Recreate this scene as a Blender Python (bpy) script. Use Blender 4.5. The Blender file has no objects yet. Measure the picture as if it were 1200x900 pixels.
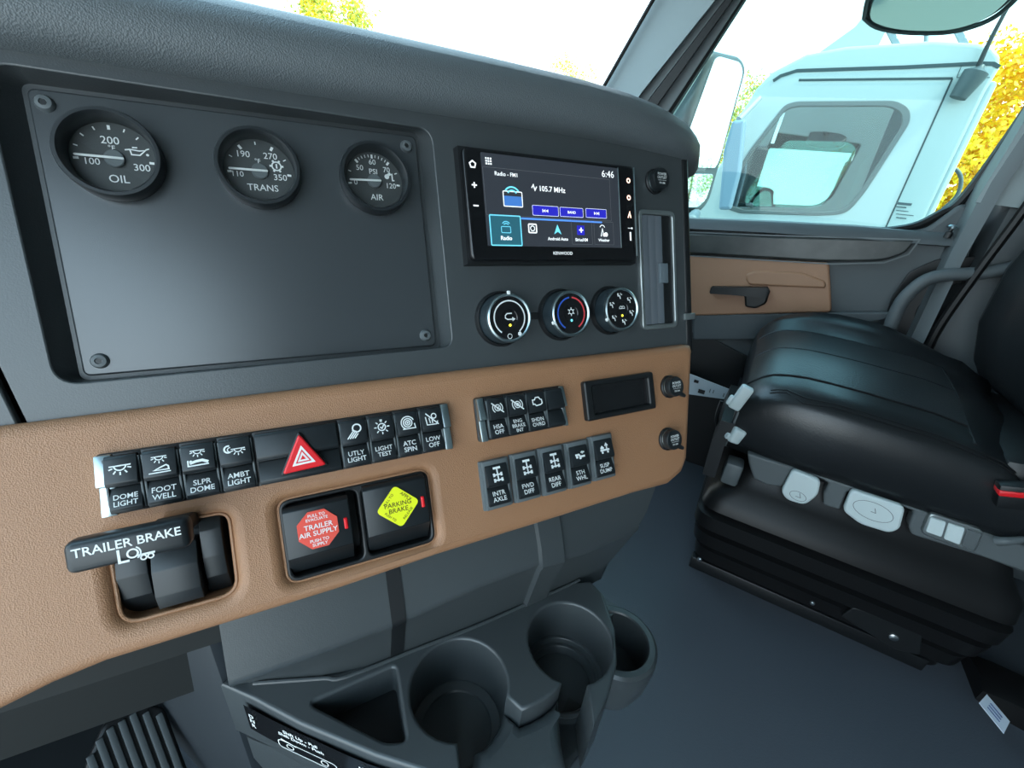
import bpy, bmesh, math, random
import numpy as np
from mathutils import Matrix, Vector
random.seed(7)
SC = bpy.context.scene
COL = SC.collection
PI = math.pi

# ------------------------------------------------------------------ camera
FPX = 509.45
_up = np.array([.093, -.893, -.441]); _up /= np.linalg.norm(_up)
_fw = np.array([-.864, -.2855, .415]); _fw -= _up * (_fw @ _up); _fw /= np.linalg.norm(_fw)
CM = np.stack([np.cross(_fw, _up), _fw, _up])          # camera axes (right, down, ahead) -> cab axes (X right, Y forward, Z up)
CAM = np.array([0, 0, .95])
cd = bpy.data.cameras.new('camera'); cam = bpy.data.objects.new('camera', cd); COL.objects.link(cam)
cd.sensor_fit = 'HORIZONTAL'; cd.sensor_width = 36; cd.lens = FPX * 36 / 1200; cd.clip_start = .01; cd.clip_end = 500
cam.matrix_world = Matrix([list(r) + [c] for r, c in zip(np.stack([CM[:, 0], -CM[:, 1], -CM[:, 2]], 1).tolist(), CAM)] + [[0, 0, 0, 1]])
SC.camera = cam

# ------------------------------------------------------------------ sky, sun, exposure
w = bpy.data.worlds.new('sky'); SC.world = w; w.use_nodes = True
nt = w.node_tree; nt.nodes.clear()
wo = nt.nodes.new('ShaderNodeOutputWorld'); bg = nt.nodes.new('ShaderNodeBackground')
tc = nt.nodes.new('ShaderNodeTexCoord'); sx = nt.nodes.new('ShaderNodeSeparateXYZ'); rp = nt.nodes.new('ShaderNodeValToRGB')
rp.color_ramp.elements[0].position = .0; rp.color_ramp.elements[0].color = (.86, .96, 1, 1)
rp.color_ramp.elements[1].position = .75; rp.color_ramp.elements[1].color = (.46, .73, .95, 1)
nt.links.new(tc.outputs['Generated'], sx.inputs[0]); nt.links.new(sx.outputs['Z'], rp.inputs[0])
nt.links.new(rp.outputs[0], bg.inputs[0]); nt.links.new(bg.outputs[0], wo.inputs[0])
bg.inputs[1].default_value = 1.9
sd = bpy.data.lights.new('sun', 'SUN'); sd.energy = 3.4; sd.angle = .02; sd.color = (1, .93, .8)
sun = bpy.data.objects.new('sun', sd); COL.objects.link(sun)
sun.rotation_euler = Vector((.10, .60, -.80)).to_track_quat('-Z', 'Y').to_euler()      # from behind the cab, a little from the driver's side
SC.view_settings.view_transform = 'Standard'; SC.view_settings.look = 'None'
SC.view_settings.gamma = 1; SC.view_settings.use_curve_mapping = False
SC.view_settings.exposure = 1.42

# ------------------------------------------------------------------ frames and measuring helpers
DB = np.array([[.8905, -.077, .4485], [-.1241, -.9893, .0764], [.4378, -.1237, -.8905]])
DW = CM @ DB; DW[:, 0] /= np.linalg.norm(DW[:, 0])
DW[:, 1] -= DW[:, 0] * (DW[:, 0] @ DW[:, 1]); DW[:, 1] /= np.linalg.norm(DW[:, 1]); DW[:, 2] = np.cross(DW[:, 0], DW[:, 1])
DO = CAM + CM @ np.array([0, -.0447, 1]) * .45
_t = math.radians(-5.2436)
BW = np.stack([DW[:, 0], DW[:, 1] * math.cos(_t) + DW[:, 2] * math.sin(_t), -DW[:, 1] * math.sin(_t) + DW[:, 2] * math.cos(_t)], 1)
def m4(R, o): return Matrix([list(map(float, R[i])) + [float(o[i])] for i in range(3)] + [[0, 0, 0, 1]])
DASH = m4(DW, DO)            # upper dash plane: u along the dash, v up the face, n out of it
TRIM = m4(BW, DO)            # brown lower plane
SIDE = lambda x: m4(np.array([[0, 0, -1], [-1, 0, 0], [0, 1, 0.]]), (x, 0, 0))   # planes parallel to the passenger door: rearward, up, towards the driver
def ray(px, py): return CM @ np.array([(px - 600) / FPX, (py - 450) / FPX, 1.])
def hit(px, py, P, N):
    r = ray(px, py); return CAM + r * (((np.asarray(P) - CAM) @ N) / (r @ N))
def fr(px, py, R, n): q = R.T @ (hit(px, py, DO + R[:, 2] * n, R[:, 2]) - DO); return (q[0], q[1])
def DP(px, py, n=.012): return fr(px, py, DW, n)
BN = .022
def BP(px, py, n=BN): return fr(px, py, BW, n)
def XP(px, py, x): return hit(px, py, (x, 0, 0), np.array([1., 0, 0]))
def YP(px, py, y): return hit(px, py, (0, y, 0), np.array([0, 1., 0]))
def ZP(px, py, z): return hit(px, py, (0, 0, z), np.array([0, 0, 1.]))
def SP(px, py, x): q = XP(px, py, x); return (-q[1], q[2])
def rect(f, pts, n):
    q = [f(x, y, n) for x, y in pts]
    return ((q[0][0] + q[3][0]) / 2, (q[2][1] + q[3][1]) / 2, (q[1][0] + q[2][0]) / 2, (q[0][1] + q[1][1]) / 2)

# ------------------------------------------------------------------ materials
MATS = {}
def mat(name, col, rough=.5, metal=0, spec=.5, bump=None, emit=0, var=None, coat=0):
    if name in MATS: return MATS[name]
    m = bpy.data.materials.new(name); m.use_nodes = True; t = m.node_tree; b = t.nodes['Principled BSDF']
    b.inputs['Base Color'].default_value = (*col, 1); b.inputs['Roughness'].default_value = rough
    b.inputs['Metallic'].default_value = metal; b.inputs['Specular IOR Level'].default_value = spec
    if coat: b.inputs['Coat Weight'].default_value = coat; b.inputs['Coat Roughness'].default_value = .05
    if emit: b.inputs['Emission Color'].default_value = (*col, 1); b.inputs['Emission Strength'].default_value = emit
    if bump or var:
        tcn = t.nodes.new('ShaderNodeTexCoord')
    if bump:
        sc, st, kind = bump
        if kind == 'v':
            n = t.nodes.new('ShaderNodeTexVoronoi'); out = n.outputs['Distance']
        else:
            n = t.nodes.new('ShaderNodeTexNoise'); out = n.outputs[0]; n.inputs['Detail'].default_value = 3
        n.inputs['Scale'].default_value = sc
        t.links.new(tcn.outputs['Object'], n.inputs['Vector'])
        bp = t.nodes.new('ShaderNodeBump'); bp.inputs['Strength'].default_value = st; bp.inputs['Distance'].default_value = .001
        t.links.new(out, bp.inputs['Height']); t.links.new(bp.outputs[0], b.inputs['Normal'])
    if var:
        c2, sc = var
        n = t.nodes.new('ShaderNodeTexNoise'); n.inputs['Scale'].default_value = sc; n.inputs['Detail'].default_value = 5
        r = t.nodes.new('ShaderNodeValToRGB'); r.color_ramp.elements[0].color = (*col, 1); r.color_ramp.elements[1].color = (*c2, 1)
        r.color_ramp.elements[0].position = .4; r.color_ramp.elements[1].position = .62
        t.links.new(tcn.outputs['Object'], n.inputs['Vector']); t.links.new(n.outputs[0], r.inputs[0]); t.links.new(r.outputs[0], b.inputs['Base Color'])
    MATS[name] = m; return m
def glass(name, tint, refl=.5, ior=1.45):
    m = bpy.data.materials.new(name); m.use_nodes = True; t = m.node_tree; t.nodes.clear()
    o = t.nodes.new('ShaderNodeOutputMaterial'); tr = t.nodes.new('ShaderNodeBsdfTransparent'); g = t.nodes.new('ShaderNodeBsdfGlossy')
    mx = t.nodes.new('ShaderNodeMixShader'); fz = t.nodes.new('ShaderNodeLayerWeight'); fz.inputs[0].default_value = .5
    pw = t.nodes.new('ShaderNodeMath'); pw.operation = 'POWER'; pw.inputs[1].default_value = 5
    ml = t.nodes.new('ShaderNodeMath'); ml.operation = 'MULTIPLY_ADD'; ml.inputs[1].default_value = .9; ml.inputs[2].default_value = refl; ml.use_clamp = True
    tr.inputs[0].default_value = (*tint, 1); g.inputs['Roughness'].default_value = 0
    t.links.new(fz.outputs['Facing'], pw.inputs[0]); t.links.new(pw.outputs[0], ml.inputs[0]); t.links.new(ml.outputs[0], mx.inputs[0]); t.links.new(tr.outputs[0], mx.inputs[1]); t.links.new(g.outputs[0], mx.inputs[2])
    t.links.new(mx.outputs[0], o.inputs[0]); return m
DARK = mat('dash_plastic', (.050, .057, .060), .34, spec=.65, bump=(900, .12, 'n'))
PAD = mat('pad_grain', (.100, .114, .120), .46, bump=(900, .35, 'v'))
PLATE = mat('plate_plastic', (.040, .046, .050), .26, spec=.9, bump=(1500, .06, 'n'))
BROWN = mat('brown_grain', (.335, .165, .083), .45, bump=(1150, .32, 'v'))
DBROWN = mat('door_brown', (.36, .19, .11), .5, bump=(500, .3, 'v'))
BLACK = mat('black_plastic', (.007, .008, .009), .42)
GLOSS = mat('gloss_black', (.006, .006, .007), .12)
KEY = mat('key_plastic', (.011, .014, .016), .36, bump=(1800, .05, 'n'))
WHITE = mat('white_print', (.80, .82, .80), .6)
CHROME = mat('satin_chrome', (.42, .50, .52), .30, 1)
SILV = mat('silver_trim', (.34, .37, .37), .32, .8)
LEATHER = mat('seat_leather', (.0105, .012, .0135), .31, spec=.55, bump=(400, .15, 'v'))
PERF = mat('perforated_leather', (.014, .016, .018), .34, spec=.7, bump=(260, .35, 'v'))
RUBBER = mat('rubber', (.0065, .0065, .007), .40, spec=.3)
FLOORM = mat('vinyl_floor', (.080, .090, .106), .42, bump=(300, .5, 'n'))
LIGHTG = mat('pale_grey_plastic', (.60, .68, .68), .42)
GREYP = mat('grey_plastic', (.10, .115, .12), .5)
PILLAR = mat('pillar_trim', (.30, .35, .36), .6, bump=(500, .2, 'n'))
DOORD = mat('door_plastic', (.075, .088, .095), .55, bump=(600, .2, 'n'))
WOODM = mat('dark_trim', (.035, .04, .04), .3, var=((.06, .065, .062), 14))
RED = mat('red_plastic', (.75, .012, .018), .3)
REDL = mat('red_label', (.80, .075, .045), .5)
YEL = mat('yellow_label', (.86, .88, .01), .5)
BLUEP = mat('blue_print', (.03, .10, .5), .5)
REDP = mat('red_print', (.7, .06, .07), .5)
TRUCKW = mat('truck_white', (.37, .395, .388), .3, coat=.2)
TGREY = mat('truck_grey', (.25, .28, .30), .5)
STEEL = mat('bolt_steel', (.5, .52, .53), .3, 1)
MIRROR = mat('mirror_glass', (.9, .92, .92), .02, 1)
DMIRROR = mat('dark_mirror', (.36, .41, .38), .06, 1)
LEAFY = [mat('leaf_gold', (.90, .46, .005), .6), mat('leaf_yellow', (.95, .66, .01), .6), mat('leaf_green', (.30, .42, .05), .6)]
LEAFG = [mat('leaf_lime', (.42, .52, .10), .6), mat('leaf_dark', (.12, .22, .05), .6), mat('leaf_mid', (.26, .36, .07), .6)]
BARK = mat('bark', (.10, .07, .045), .9, bump=(30, .8, 'n'))
WINGLASS = glass('side_glass', (.70, .87, .86), .02)
SHIELD = glass('windscreen_glass', (.93, .98, .98), .02)
TRKGLASS = glass('truck_glass', (.30, .46, .43), .42)

# ------------------------------------------------------------------ mesh helpers
def fin(bm, smooth=38):
    me = bpy.data.meshes.new('m'); bm.normal_update(); bm.to_mesh(me); bm.free()
    for p in me.polygons: p.use_smooth = True
    try: me.set_sharp_from_angle(angle=math.radians(smooth))
    except Exception: pass
    return me
class MB:
    def __init__(s): s.bm = bmesh.new()
    def add(s, b2, M=None):
        me = bpy.data.meshes.new('t'); b2.to_mesh(me); b2.free()
        if M is not None: me.transform(M)
        s.bm.from_mesh(me); bpy.data.meshes.remove(me); return s
    def addm(s, me, M=None):
        if M is not None: me.transform(M)
        s.bm.from_mesh(me); bpy.data.meshes.remove(me); return s
    def box(s, x0, x1, y0, y1, z0, z1, r=0, seg=2, M=None):
        b = bmesh.new(); bmesh.ops.create_cube(b, size=1)
        for v in b.verts: v.co = ((x0 + x1) / 2 + v.co.x * (x1 - x0), (y0 + y1) / 2 + v.co.y * (y1 - y0), (z0 + z1) / 2 + v.co.z * (z1 - z0))
        if r: bmesh.ops.bevel(b, geom=list(b.edges), offset=min(r, .49 * min(abs(x1 - x0), abs(y1 - y0), abs(z1 - z0))), segments=seg, profile=.5, affect='EDGES')
        return s.add(b, M)
    def lathe(s, prof, seg=40, M=None):
        b = bmesh.new(); rows = []
        for r, z in prof:
            rows.append([b.verts.new((0, 0, z))] if r < 1e-7 else [b.verts.new((r * math.cos(2 * PI * i / seg), r * math.sin(2 * PI * i / seg), z)) for i in range(seg)])
        for a, c in zip(rows, rows[1:]):
            for i in range(seg):
                j = (i + 1) % seg
                if len(a) == 1 and len(c) == 1: continue
                f = [a[0], c[i], c[j]] if len(a) == 1 else ([a[i], c[0], a[j]] if len(c) == 1 else [a[i], c[i], c[j], a[j]])
                b.faces.new(f)
        bmesh.ops.recalc_face_normals(b, faces=b.faces); return s.add(b, M)
    def loft(s, rings, closed=True, caps=True, M=None):
        b = bmesh.new(); vs = [[b.verts.new(p) for p in r] for r in rings]; n = len(rings[0])
        for a, c in zip(vs, vs[1:]):
            for i in range(n if closed else n - 1):
                j = (i + 1) % n; b.faces.new([a[i], a[j], c[j], c[i]])
        if caps and closed: b.faces.new(vs[0][::-1]); b.faces.new(vs[-1])
        bmesh.ops.recalc_face_normals(b, faces=b.faces); return s.add(b, M)
    def tube(s, pts, r, seg=12, sm=6, M=None, caps=True):
        P = smooth(pts, sm) if sm > 1 else [Vector(p) for p in pts]
        rr = r if isinstance(r, (list, tuple)) else None
        t0 = (P[1] - P[0]).normalized(); nrm = t0.orthogonal().normalized(); rings = []
        for i, p in enumerate(P):
            t = (P[min(i + 1, len(P) - 1)] - P[max(i - 1, 0)]).normalized()
            nrm = (nrm - t * nrm.dot(t)).normalized(); bi = t.cross(nrm)
            rad = r if rr is None else rr[0] + (rr[1] - rr[0]) * i / (len(P) - 1)
            rings.append([p + (nrm * math.cos(2 * PI * k / seg) + bi * math.sin(2 * PI * k / seg)) * rad for k in range(seg)])
        return s.loft(rings, True, caps, M)
    def plate(s, outline, holes=(), z=0, thick=.002, bev=.0, res=2, M=None):
        return s.addm(plate_mesh(outline, holes, z, thick, bev, res), M)
    def poly(s, pts, z=0, M=None):
        b = bmesh.new(); b.faces.new([b.verts.new((p[0], p[1], z)) for p in pts])
        b.normal_update()
        if list(b.faces)[0].normal.z < 0: bmesh.ops.reverse_faces(b, faces=b.faces)
        return s.add(b, M)
    def rib(s, pts, wd, z=0, closed=False, M=None):
        P = [Vector((p[0], p[1])) for p in pts]; n = len(P); L = []; R = []
        for i in range(n):
            a = P[(i - 1) % n] if closed or i > 0 else None; c = P[(i + 1) % n] if closed or i < n - 1 else None
            d1 = (P[i] - a).normalized() if a is not None else None; d2 = (c - P[i]).normalized() if c is not None else None
            if d1 is None: d1 = d2
            if d2 is None: d2 = d1
            t = d1 + d2
            t = t.normalized() if t.length > 1e-6 else d1
            nn = Vector((-t.y, t.x)); k = wd / 2 / max(.45, abs(nn.dot(Vector((-d1.y, d1.x)))))
            L.append(P[i] + nn * k); R.append(P[i] - nn * k)
        b = bmesh.new(); vl = [b.verts.new((*p, z)) for p in L]; vr = [b.verts.new((*p, z)) for p in R]
        for i in range(n if closed else n - 1):
            j = (i + 1) % n; b.faces.new([vr[i], vr[j], vl[j], vl[i]])
        return s.add(b, M)
    def ring(s, cx, cy, r, wd, z=0, a0=0, a1=360, seg=32, M=None):
        full = abs(a1 - a0) >= 360; k = seg if full else seg + 1
        pts = [(cx + r * math.cos(math.radians(a0 + (a1 - a0) * i / seg)), cy + r * math.sin(math.radians(a0 + (a1 - a0) * i / seg))) for i in range(k)]
        return s.rib(pts, wd, z, full, M)
    def disc(s, cx, cy, r, z=0, seg=24, M=None):
        return s.poly([(cx + r * math.cos(2 * PI * i / seg), cy + r * math.sin(2 * PI * i / seg)) for i in range(seg)], z, M)
    def text(s, body, width=None, height=None, at=(0, 0), z=0, rot=0, bold=.012, M=None, sx=1, line=.95):
        me = text_mesh(body, bold, line); c = np.array([v.co[:] for v in me.vertices]); lo, hi = c.min(0), c.max(0)
        k = width / (hi[0] - lo[0]) if width else height / (hi[1] - lo[1])
        T = Matrix.Translation((at[0], at[1], z)) @ Matrix.Rotation(rot, 4, 'Z') @ Matrix.Diagonal((k, k * (sx if width else 1), 1, 1)) @ Matrix.Translation((-(lo[0] + hi[0]) / 2, -(lo[1] + hi[1]) / 2, 0))
        return s.addm(me, (M @ T) if M is not None else T)
    def mesh(s, sm=38): return fin(s.bm, sm)
def smooth(pts, k, closed=False):
    P = [Vector(p) for p in pts]; n = len(P); out = []
    g = (lambda i: P[i % n]) if closed else (lambda i: P[max(0, min(n - 1, i))])
    for i in range(n if closed else n - 1):
        a, b, c, d = g(i - 1), g(i), g(i + 1), g(i + 2)
        for q in range(k):
            t = q / k; out.append(.5 * (2 * b + (c - a) * t + (2 * a - 5 * b + 4 * c - d) * t * t + (3 * b - a - 3 * c + d) * t ** 3))
    if not closed: out.append(P[-1])
    return out
def rpoly(pts, r, seg=5):
    n = len(pts); out = []
    for i in range(n):
        p = Vector(pts[i][:2]); a = Vector(pts[i - 1][:2]); c = Vector(pts[(i + 1) % n][:2]); rr = r[i] if isinstance(r, (list, tuple)) else r
        d1 = a - p; d2 = c - p; rr = min(rr, d1.length * .48, d2.length * .48)
        if rr < 1e-6: out += [tuple(p)] * (seg + 1); continue
        s, e = p + d1.normalized() * rr, p + d2.normalized() * rr
        for k in range(seg + 1):
            t = k / seg; q = s * (1 - t) ** 2 + p * 2 * t * (1 - t) + e * t * t; out.append((q.x, q.y))
    return out
def rr(u0, v0, u1, v1, r, seg=5): return rpoly([(u0, v0), (u1, v0), (u1, v1), (u0, v1)], r, seg)
def plate_mesh(outline, holes, z, thick, bev, res):
    cu = bpy.data.curves.new('c', 'CURVE'); cu.dimensions = '2D'; cu.fill_mode = 'BOTH'
    cu.extrude = max(thick / 2 - bev, 0); cu.bevel_depth = bev; cu.bevel_resolution = res; cu.offset = -bev
    for lp in [outline, *holes]:
        q = [p for i, p in enumerate(lp) if (Vector(p[:2]) - Vector(lp[i - 1][:2])).length > 1e-7]
        sp = cu.splines.new('POLY'); sp.points.add(len(q) - 1); sp.use_cyclic_u = True
        for k, p in enumerate(q): sp.points[k].co = (p[0], p[1], 0, 1)
    o = bpy.data.objects.new('c', cu); me = bpy.data.meshes.new_from_object(o)
    bpy.data.objects.remove(o); bpy.data.curves.remove(cu)
    me.transform(Matrix.Translation((0, 0, z - thick / 2))); return me
def text_mesh(body, bold, line):
    cu = bpy.data.curves.new('t', 'FONT'); cu.body = body; cu.align_x = 'CENTER'; cu.offset = bold; cu.space_line = line; cu.resolution_u = 3
    o = bpy.data.objects.new('t', cu); me = bpy.data.meshes.new_from_object(o)
    bpy.data.objects.remove(o); bpy.data.curves.remove(cu); return me
def thing(name, label, cat, M=Matrix(), group=None):
    o = bpy.data.objects.new(name, None); COL.objects.link(o); o.matrix_world = M; o.empty_display_size = .01
    o['label'] = label; o['category'] = cat
    if group: o['group'] = group
    return o
def part(name, mb, m, parent, label=None, M=None, sm=38):
    me = mb.mesh(sm) if isinstance(mb, MB) else mb
    if m: me.materials.clear(); me.materials.append(m)
    o = bpy.data.objects.new(name, me); COL.objects.link(o)
    if parent: o.parent = parent
    if M is not None: o.matrix_local = M
    if label: o['label'] = label
    return o
def struct(name, mb, m, M=None, sm=38):
    o = part(name, mb, m, None, sm=sm); o['kind'] = 'structure'
    if M is not None: o.matrix_world = M
    return o
T = lambda x, y, z=0: Matrix.Translation((x, y, z))
RZ = lambda a: Matrix.Rotation(a, 4, 'Z')
RX = lambda a: Matrix.Rotation(a, 4, 'X')
RY = lambda a: Matrix.Rotation(a, 4, 'Y')

# ================================================================== THE CAB (setting)
struct('floor', MB().box(-.66, 1.66, -1.0, 1.2, -.04, 0), FLOORM)
struct('ceiling', MB().box(-.62, 1.62, -1.0, .64, 1.72, 1.78, .02), PILLAR)
struct('wall_rear', MB().box(-.66, 1.66, -1.06, -.98, 0, 1.75), GREYP)
struct('wall_left', MB().box(-.70, -.62, -1.0, -.66, 0, 1.75).box(-.68, -.62, -.66, .50, 1.56, 1.75).box(-.70, -.62, .46, .56, .9, 1.75), GREYP)
struct('wall_front', MB().box(-.75, 1.62, 1.15, 1.2, 0, 1.05), mat('firewall', (.012, .012, .013), .9))
# windscreen: one raked pane from the dash top to the headliner
Q = [(-.75, 1.14, 1.03), (1.52, 1.14, 1.03), (1.52, .62, 1.73), (-.75, .62, 1.73)]
b = MB(); b.loft([[Vector(q) for q in Q], [Vector(q) + Vector((0, .005, .0035)) for q in Q]]); struct('window_1', b, SHIELD)
# passenger door: inner skin with its window hole, outer skin, trims
door = part('door_1', MB().plate(
    rpoly([SP(760, 300, 1.62), SP(812, 264, 1.62), SP(1000, 274, 1.62), SP(1084, 268, 1.62), SP(1126, 236, 1.62), SP(1150, 250, 1.62), (.47, .82), (.30, .45), (.30, .0), (-.60, .0), (-.60, .70)], .02), (), 0, .05, .01), DOORD, None, M=SIDE(1.60))
door['kind'] = 'structure'; door.name = 'door_1'
def side_pts(px, x): return [SP(a, c, x) for a, c in px]
winpx = [(700, 272), (812, 272), (1000, 276), (1082, 262), (1131, 228), (1215, 118), (1330, -60), (878, -60), (866, 0), (786, 128), (770, 155)]
# outer white skin with window opening
wo_ = rpoly(side_pts([(690, 262), (1010, 272), (1090, 262), (1139, 226), (1330, -45), (882, -45), (868, 0), (778, 148)], 1.66), .03)
part('outer_skin', MB().plate(rpoly([(-.62, -.6), (.62, -.6), (.62, 1.80), (-.2, 1.80), (-.62, .95)], .03), [wo_], 0, .03, .008), TRUCKW, door, 'white outer door skin', M=T(0, 0, -.075))
# ledge under the window
led = [(812, 262), (1000, 272), (1060, 276), (1140, 284)]
b = MB(); rings = []
for px, py in [(740, 256), (812, 263), (900, 267), (1000, 273), (1060, 278), (1118, 282)]:
    q = XP(px, py, 1.60); y, z = q[1], q[2]
    rings.append([(-y, z + .02, -.035), (-y, z + .018, .012), (-y, z + .006, .026), (-y, z - .012, .03), (-y, z - .02, -.03)])
part('ledge', b.loft(rings), DOORD, door)
part('trim_strip', MB().plate(rpoly(side_pts([(780, 272), (905, 277), (1074, 281), (1062, 297), (1035, 306), (975, 307), (780, 296)], 1.57), [.002, .01, .008, .03, .03, .05, .002]), (), 0, .02, .006), WOODM, door, 'dark patterned trim strip', M=T(0, 0, .03))
part('trim_bead', MB().rib(side_pts([(780, 271), (905, 276), (1078, 281), (1065, 298), (1036, 308), (975, 309.5), (780, 298)], 1.57), .0035, 0), mat('bead_grey', (.13, .15, .155), .4), door, M=T(0, 0, .0295))
ins = side_pts([(780, 298), (972, 308), (975, 366), (780, 371)], 1.575)
part('insert_panel', MB().plate(rpoly(ins, .012), (), 0, .02, .006), DBROWN, door, 'brown grained insert', M=T(0, 0, .025))
b = MB(); b.plate(rpoly(side_pts([(873, 322), (884, 317), (940, 319), (968, 330), (968, 338), (876, 334)], 1.57), .018), (), 0, .012, .006); part('pull_recess_rim', b, DBROWN, door, M=T(0, 0, .032))
b = MB(); b.plate(rpoly(side_pts([(812, 368), (812, 398), (905, 398), (1050, 372), (1050, 365), (975, 365)], 1.59), .01), (), 0, .02, .006); part('lower_rail', b, DOORD, door, M=T(0, 0, .02))
part('shade_panel', MB().plate(rpoly([(-.60, .0), (.30, .0), (.30, .40), (-.08, .50), (-.60, .50)], .02), (), 0, .01, .003), BLACK, door, 'black sheet for the shade on the lower door', M=T(0, 0, .018))  # added black sheet: footwell shade on the lower door put into its colour
part('recess_shade_plate', MB().plate(rpoly(side_pts([(1030, 400), (1044, 350), (1066, 318), (1100, 303), (1150, 300), (1150, 330), (1100, 335), (1075, 360), (1062, 410)], 1.59), .015), (), 0, .006, .002), BLACK, door, 'black plate for the shaded curved recess', M=T(0, 0, .012))  # thin raised plate, the hollow's shade is in its black colour
hb = thing('door_handle', 'black pull handle on the brown panel of the passenger door', 'door handle', SIDE(1.60))
q0, q1 = SP(832, 340, 1.545), SP(902, 343, 1.545)
b = MB(); b.loft([[(x, y + h * s1, .045 + dz * s2) for s1, s2 in ((-1, -1), (1, -1), (1.1, 0), (1, 1), (-1, 1), (-1.1, 0))] for x, y, h, dz in
    [(q0[0], q0[1], .007, .006), (q0[0] + .004, q0[1], .011, .01), ((q0[0] + q1[0]) / 2, (q0[1] + q1[1]) / 2, .013, .012), (q1[0] - .01, q1[1] - .003, .016, .012), (q1[0], q1[1] - .004, .008, .008)]])
part('grip', b, BLACK, hb)
b = MB(); b.plate(rpoly(side_pts([(872, 344), (902, 342), (898, 356), (886, 362), (873, 360)], 1.56), .008), (), .04, .03, .006); part('bracket', b, BLACK, hb)
kn = thing('lock_button', 'small black lock button on the passenger window ledge', 'lock button', m4(np.eye(3), XP(1112, 274, 1.575)))
part('stem', MB().lathe([(0, -.01), (.008, -.01), (.008, .004), (.004, .006), (.004, .014), (0, .014)], 16), BLACK, kn); part('cap', MB().lathe([(0, .012), (.009, .013), (.01, .018), (.006, .022), (0, .022)], 16), CHROME, kn, 'shiny cap')
# window pane in the door
b = MB().plate(winpx and side_pts(winpx, 1.63), (), 0, .004, 0); struct('window_2', b, WINGLASS, SIDE(1.63))
# window seals / frame round the opening
b = MB(); b.tube([XP(x, y, 1.62) for x, y in [(700, 264), (900, 266), (1000, 272), (1062, 268), (1100, 252), (1133, 228), (1215, 114), (1300, -20)]], .012, 8); struct('trim_1', b, RUBBER)
b = MB(); b.tube([XP(x, y, 1.60) for x, y in [(868, 0), (786, 128), (760, 168)]] , .014, 8, 2); b.tube([XP(x, y, 1.60) for x, y in [(984, -180), (930, -100), (868, 0)]], .014, 8, 1); struct('trim_2', b, RUBBER)
# A-pillar: pale trim, then two dark seals
def strip(px_l, px_r, x0, x1, m, name):
    b = MB(); rings = []
    for (a, c) in zip(px_l, px_r):
        p, q = XP(*a, x0), XP(*c, x1); rings.append([tuple(p), tuple(q), (q[0] + .05, q[1] + .01, q[2]), (p[0] + .05, p[1] + .01, p[2])])
    return struct(name, b.loft(rings), m)
strip([(868, -176), (806, -70), (765, 0), (710, 97), (680, 150)], [(950, -178), (882, -70), (838, 0), (752, 108), (718, 160)], 1.55, 1.55, PILLAR, 'wall_pillar')
strip([(951, -178), (883, -70), (839, 0), (753, 108), (719, 160)], [(963, -178), (894, -70), (849, 0), (762, 114), (728, 166)], 1.57, 1.57, GREYP, 'trim_3')
strip([(964, -178), (895, -70), (850, 0), (763, 114), (729, 166)], [(973, -178), (904, -70), (858, 0), (772, 120), (738, 172)], 1.555, 1.555, RUBBER, 'trim_4')
strip([(974, -178), (905, -70), (859, 0), (773, 120), (739, 172)], [(984, -178), (914, -70), (868, 0), (785, 127), (751, 178)], 1.575, 1.575, GREYP, 'trim_5')
b = MB(); b.tube([XP(x, y, 1.53) for x, y in [(868, -176), (806, -70), (765, 0), (710, 97), (680, 150)]], .006, 8, 1); struct('trim_6', b, RUBBER)
# B-pillar side of the cab behind the door
struct('wall_right', MB().box(1.56, 1.70, -1.0, -.47, 0, 1.75, .03), DOORD)
b = MB(); rings = []
for (x, y), wd in zip([(1235, 110), (1165, 215), (1120, 300), (1075, 395), (1050, 450)], (.018, .014, .010, .010, .010)):
    p = XP(x, y, 1.56); rings.append([(1.62, p[1] + .02, p[2]), (1.55, p[1] + .015, p[2]), (1.535, p[1], p[2]), (1.53, p[1] - wd, p[2]), (1.62, p[1] - wd, p[2])])
struct('trim_7', b.loft(rings), mat('trim_grey', (.09, .105, .112), .5))
b = MB(); b.loft([[tuple(XP(x, y, X_)) for x, y in [(1143, 237), (1180, 176), (1260, 40), (1330, 40), (1262, 130), (1195, 244)]] for X_ in (1.545, 1.60)]); struct('trim_10', b, PILLAR)
b = MB(); b.tube([XP(x, y, 1.525) for x, y in [(1225, 205), (1200, 246), (1148, 316), (1100, 385), (1080, 430)]], .010, 8); struct('trim_8', b, RUBBER)
b = MB(); b.tube([XP(x, y, 1.565) for x, y in [(1138, 280), (1112, 325), (1074, 394)]], .004, 6); struct('trim_9', b, RUBBER)

# ================================================================== THE DASHBOARD
dash = thing('dashboard', 'dark wrap-around truck dashboard with brown lower panel and padded brow', 'dashboard', DASH)
NF = .012                                             # height of the dark face over the gauge plate
ue = DP(801, 262)[0]
s0, s1 = DP(30, 494), DP(0, 432); s2 = (s1[0] + (s1[0] - s0[0]) * 4.2, s1[1] + (s1[1] - s0[1]) * 4.2)
opening = rpoly([DP(66, 451), DP(530, 406), DP(505, 151.5), DP(-22, 71)], [.014, .010, .013, .014], 7)
b = MB().plate([(s0[0], -.02), (ue, -.02), (ue, .236), (s2[0], .236), s2, s0], [opening], NF, .006, .0012); part('main_face', b, DARK, dash)
b = MB().plate([(s0[0] - .004, -.02), (s0[0] - .004, s0[1]), (s1[0] - .004, s1[1]), (s2[0] - .004, s2[1]), (-.9, s2[1]), (-.9, -.02)], (), NF, .006, .0012); part('driver_side_face', b, DARK, dash)
NR = -.004
floorl = rpoly([DP(95, 446, NR), DP(516, 409, NR), DP(489, 156, NR), DP(24, 97, NR)], [.006, .006, .006, .006], 7)
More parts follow.
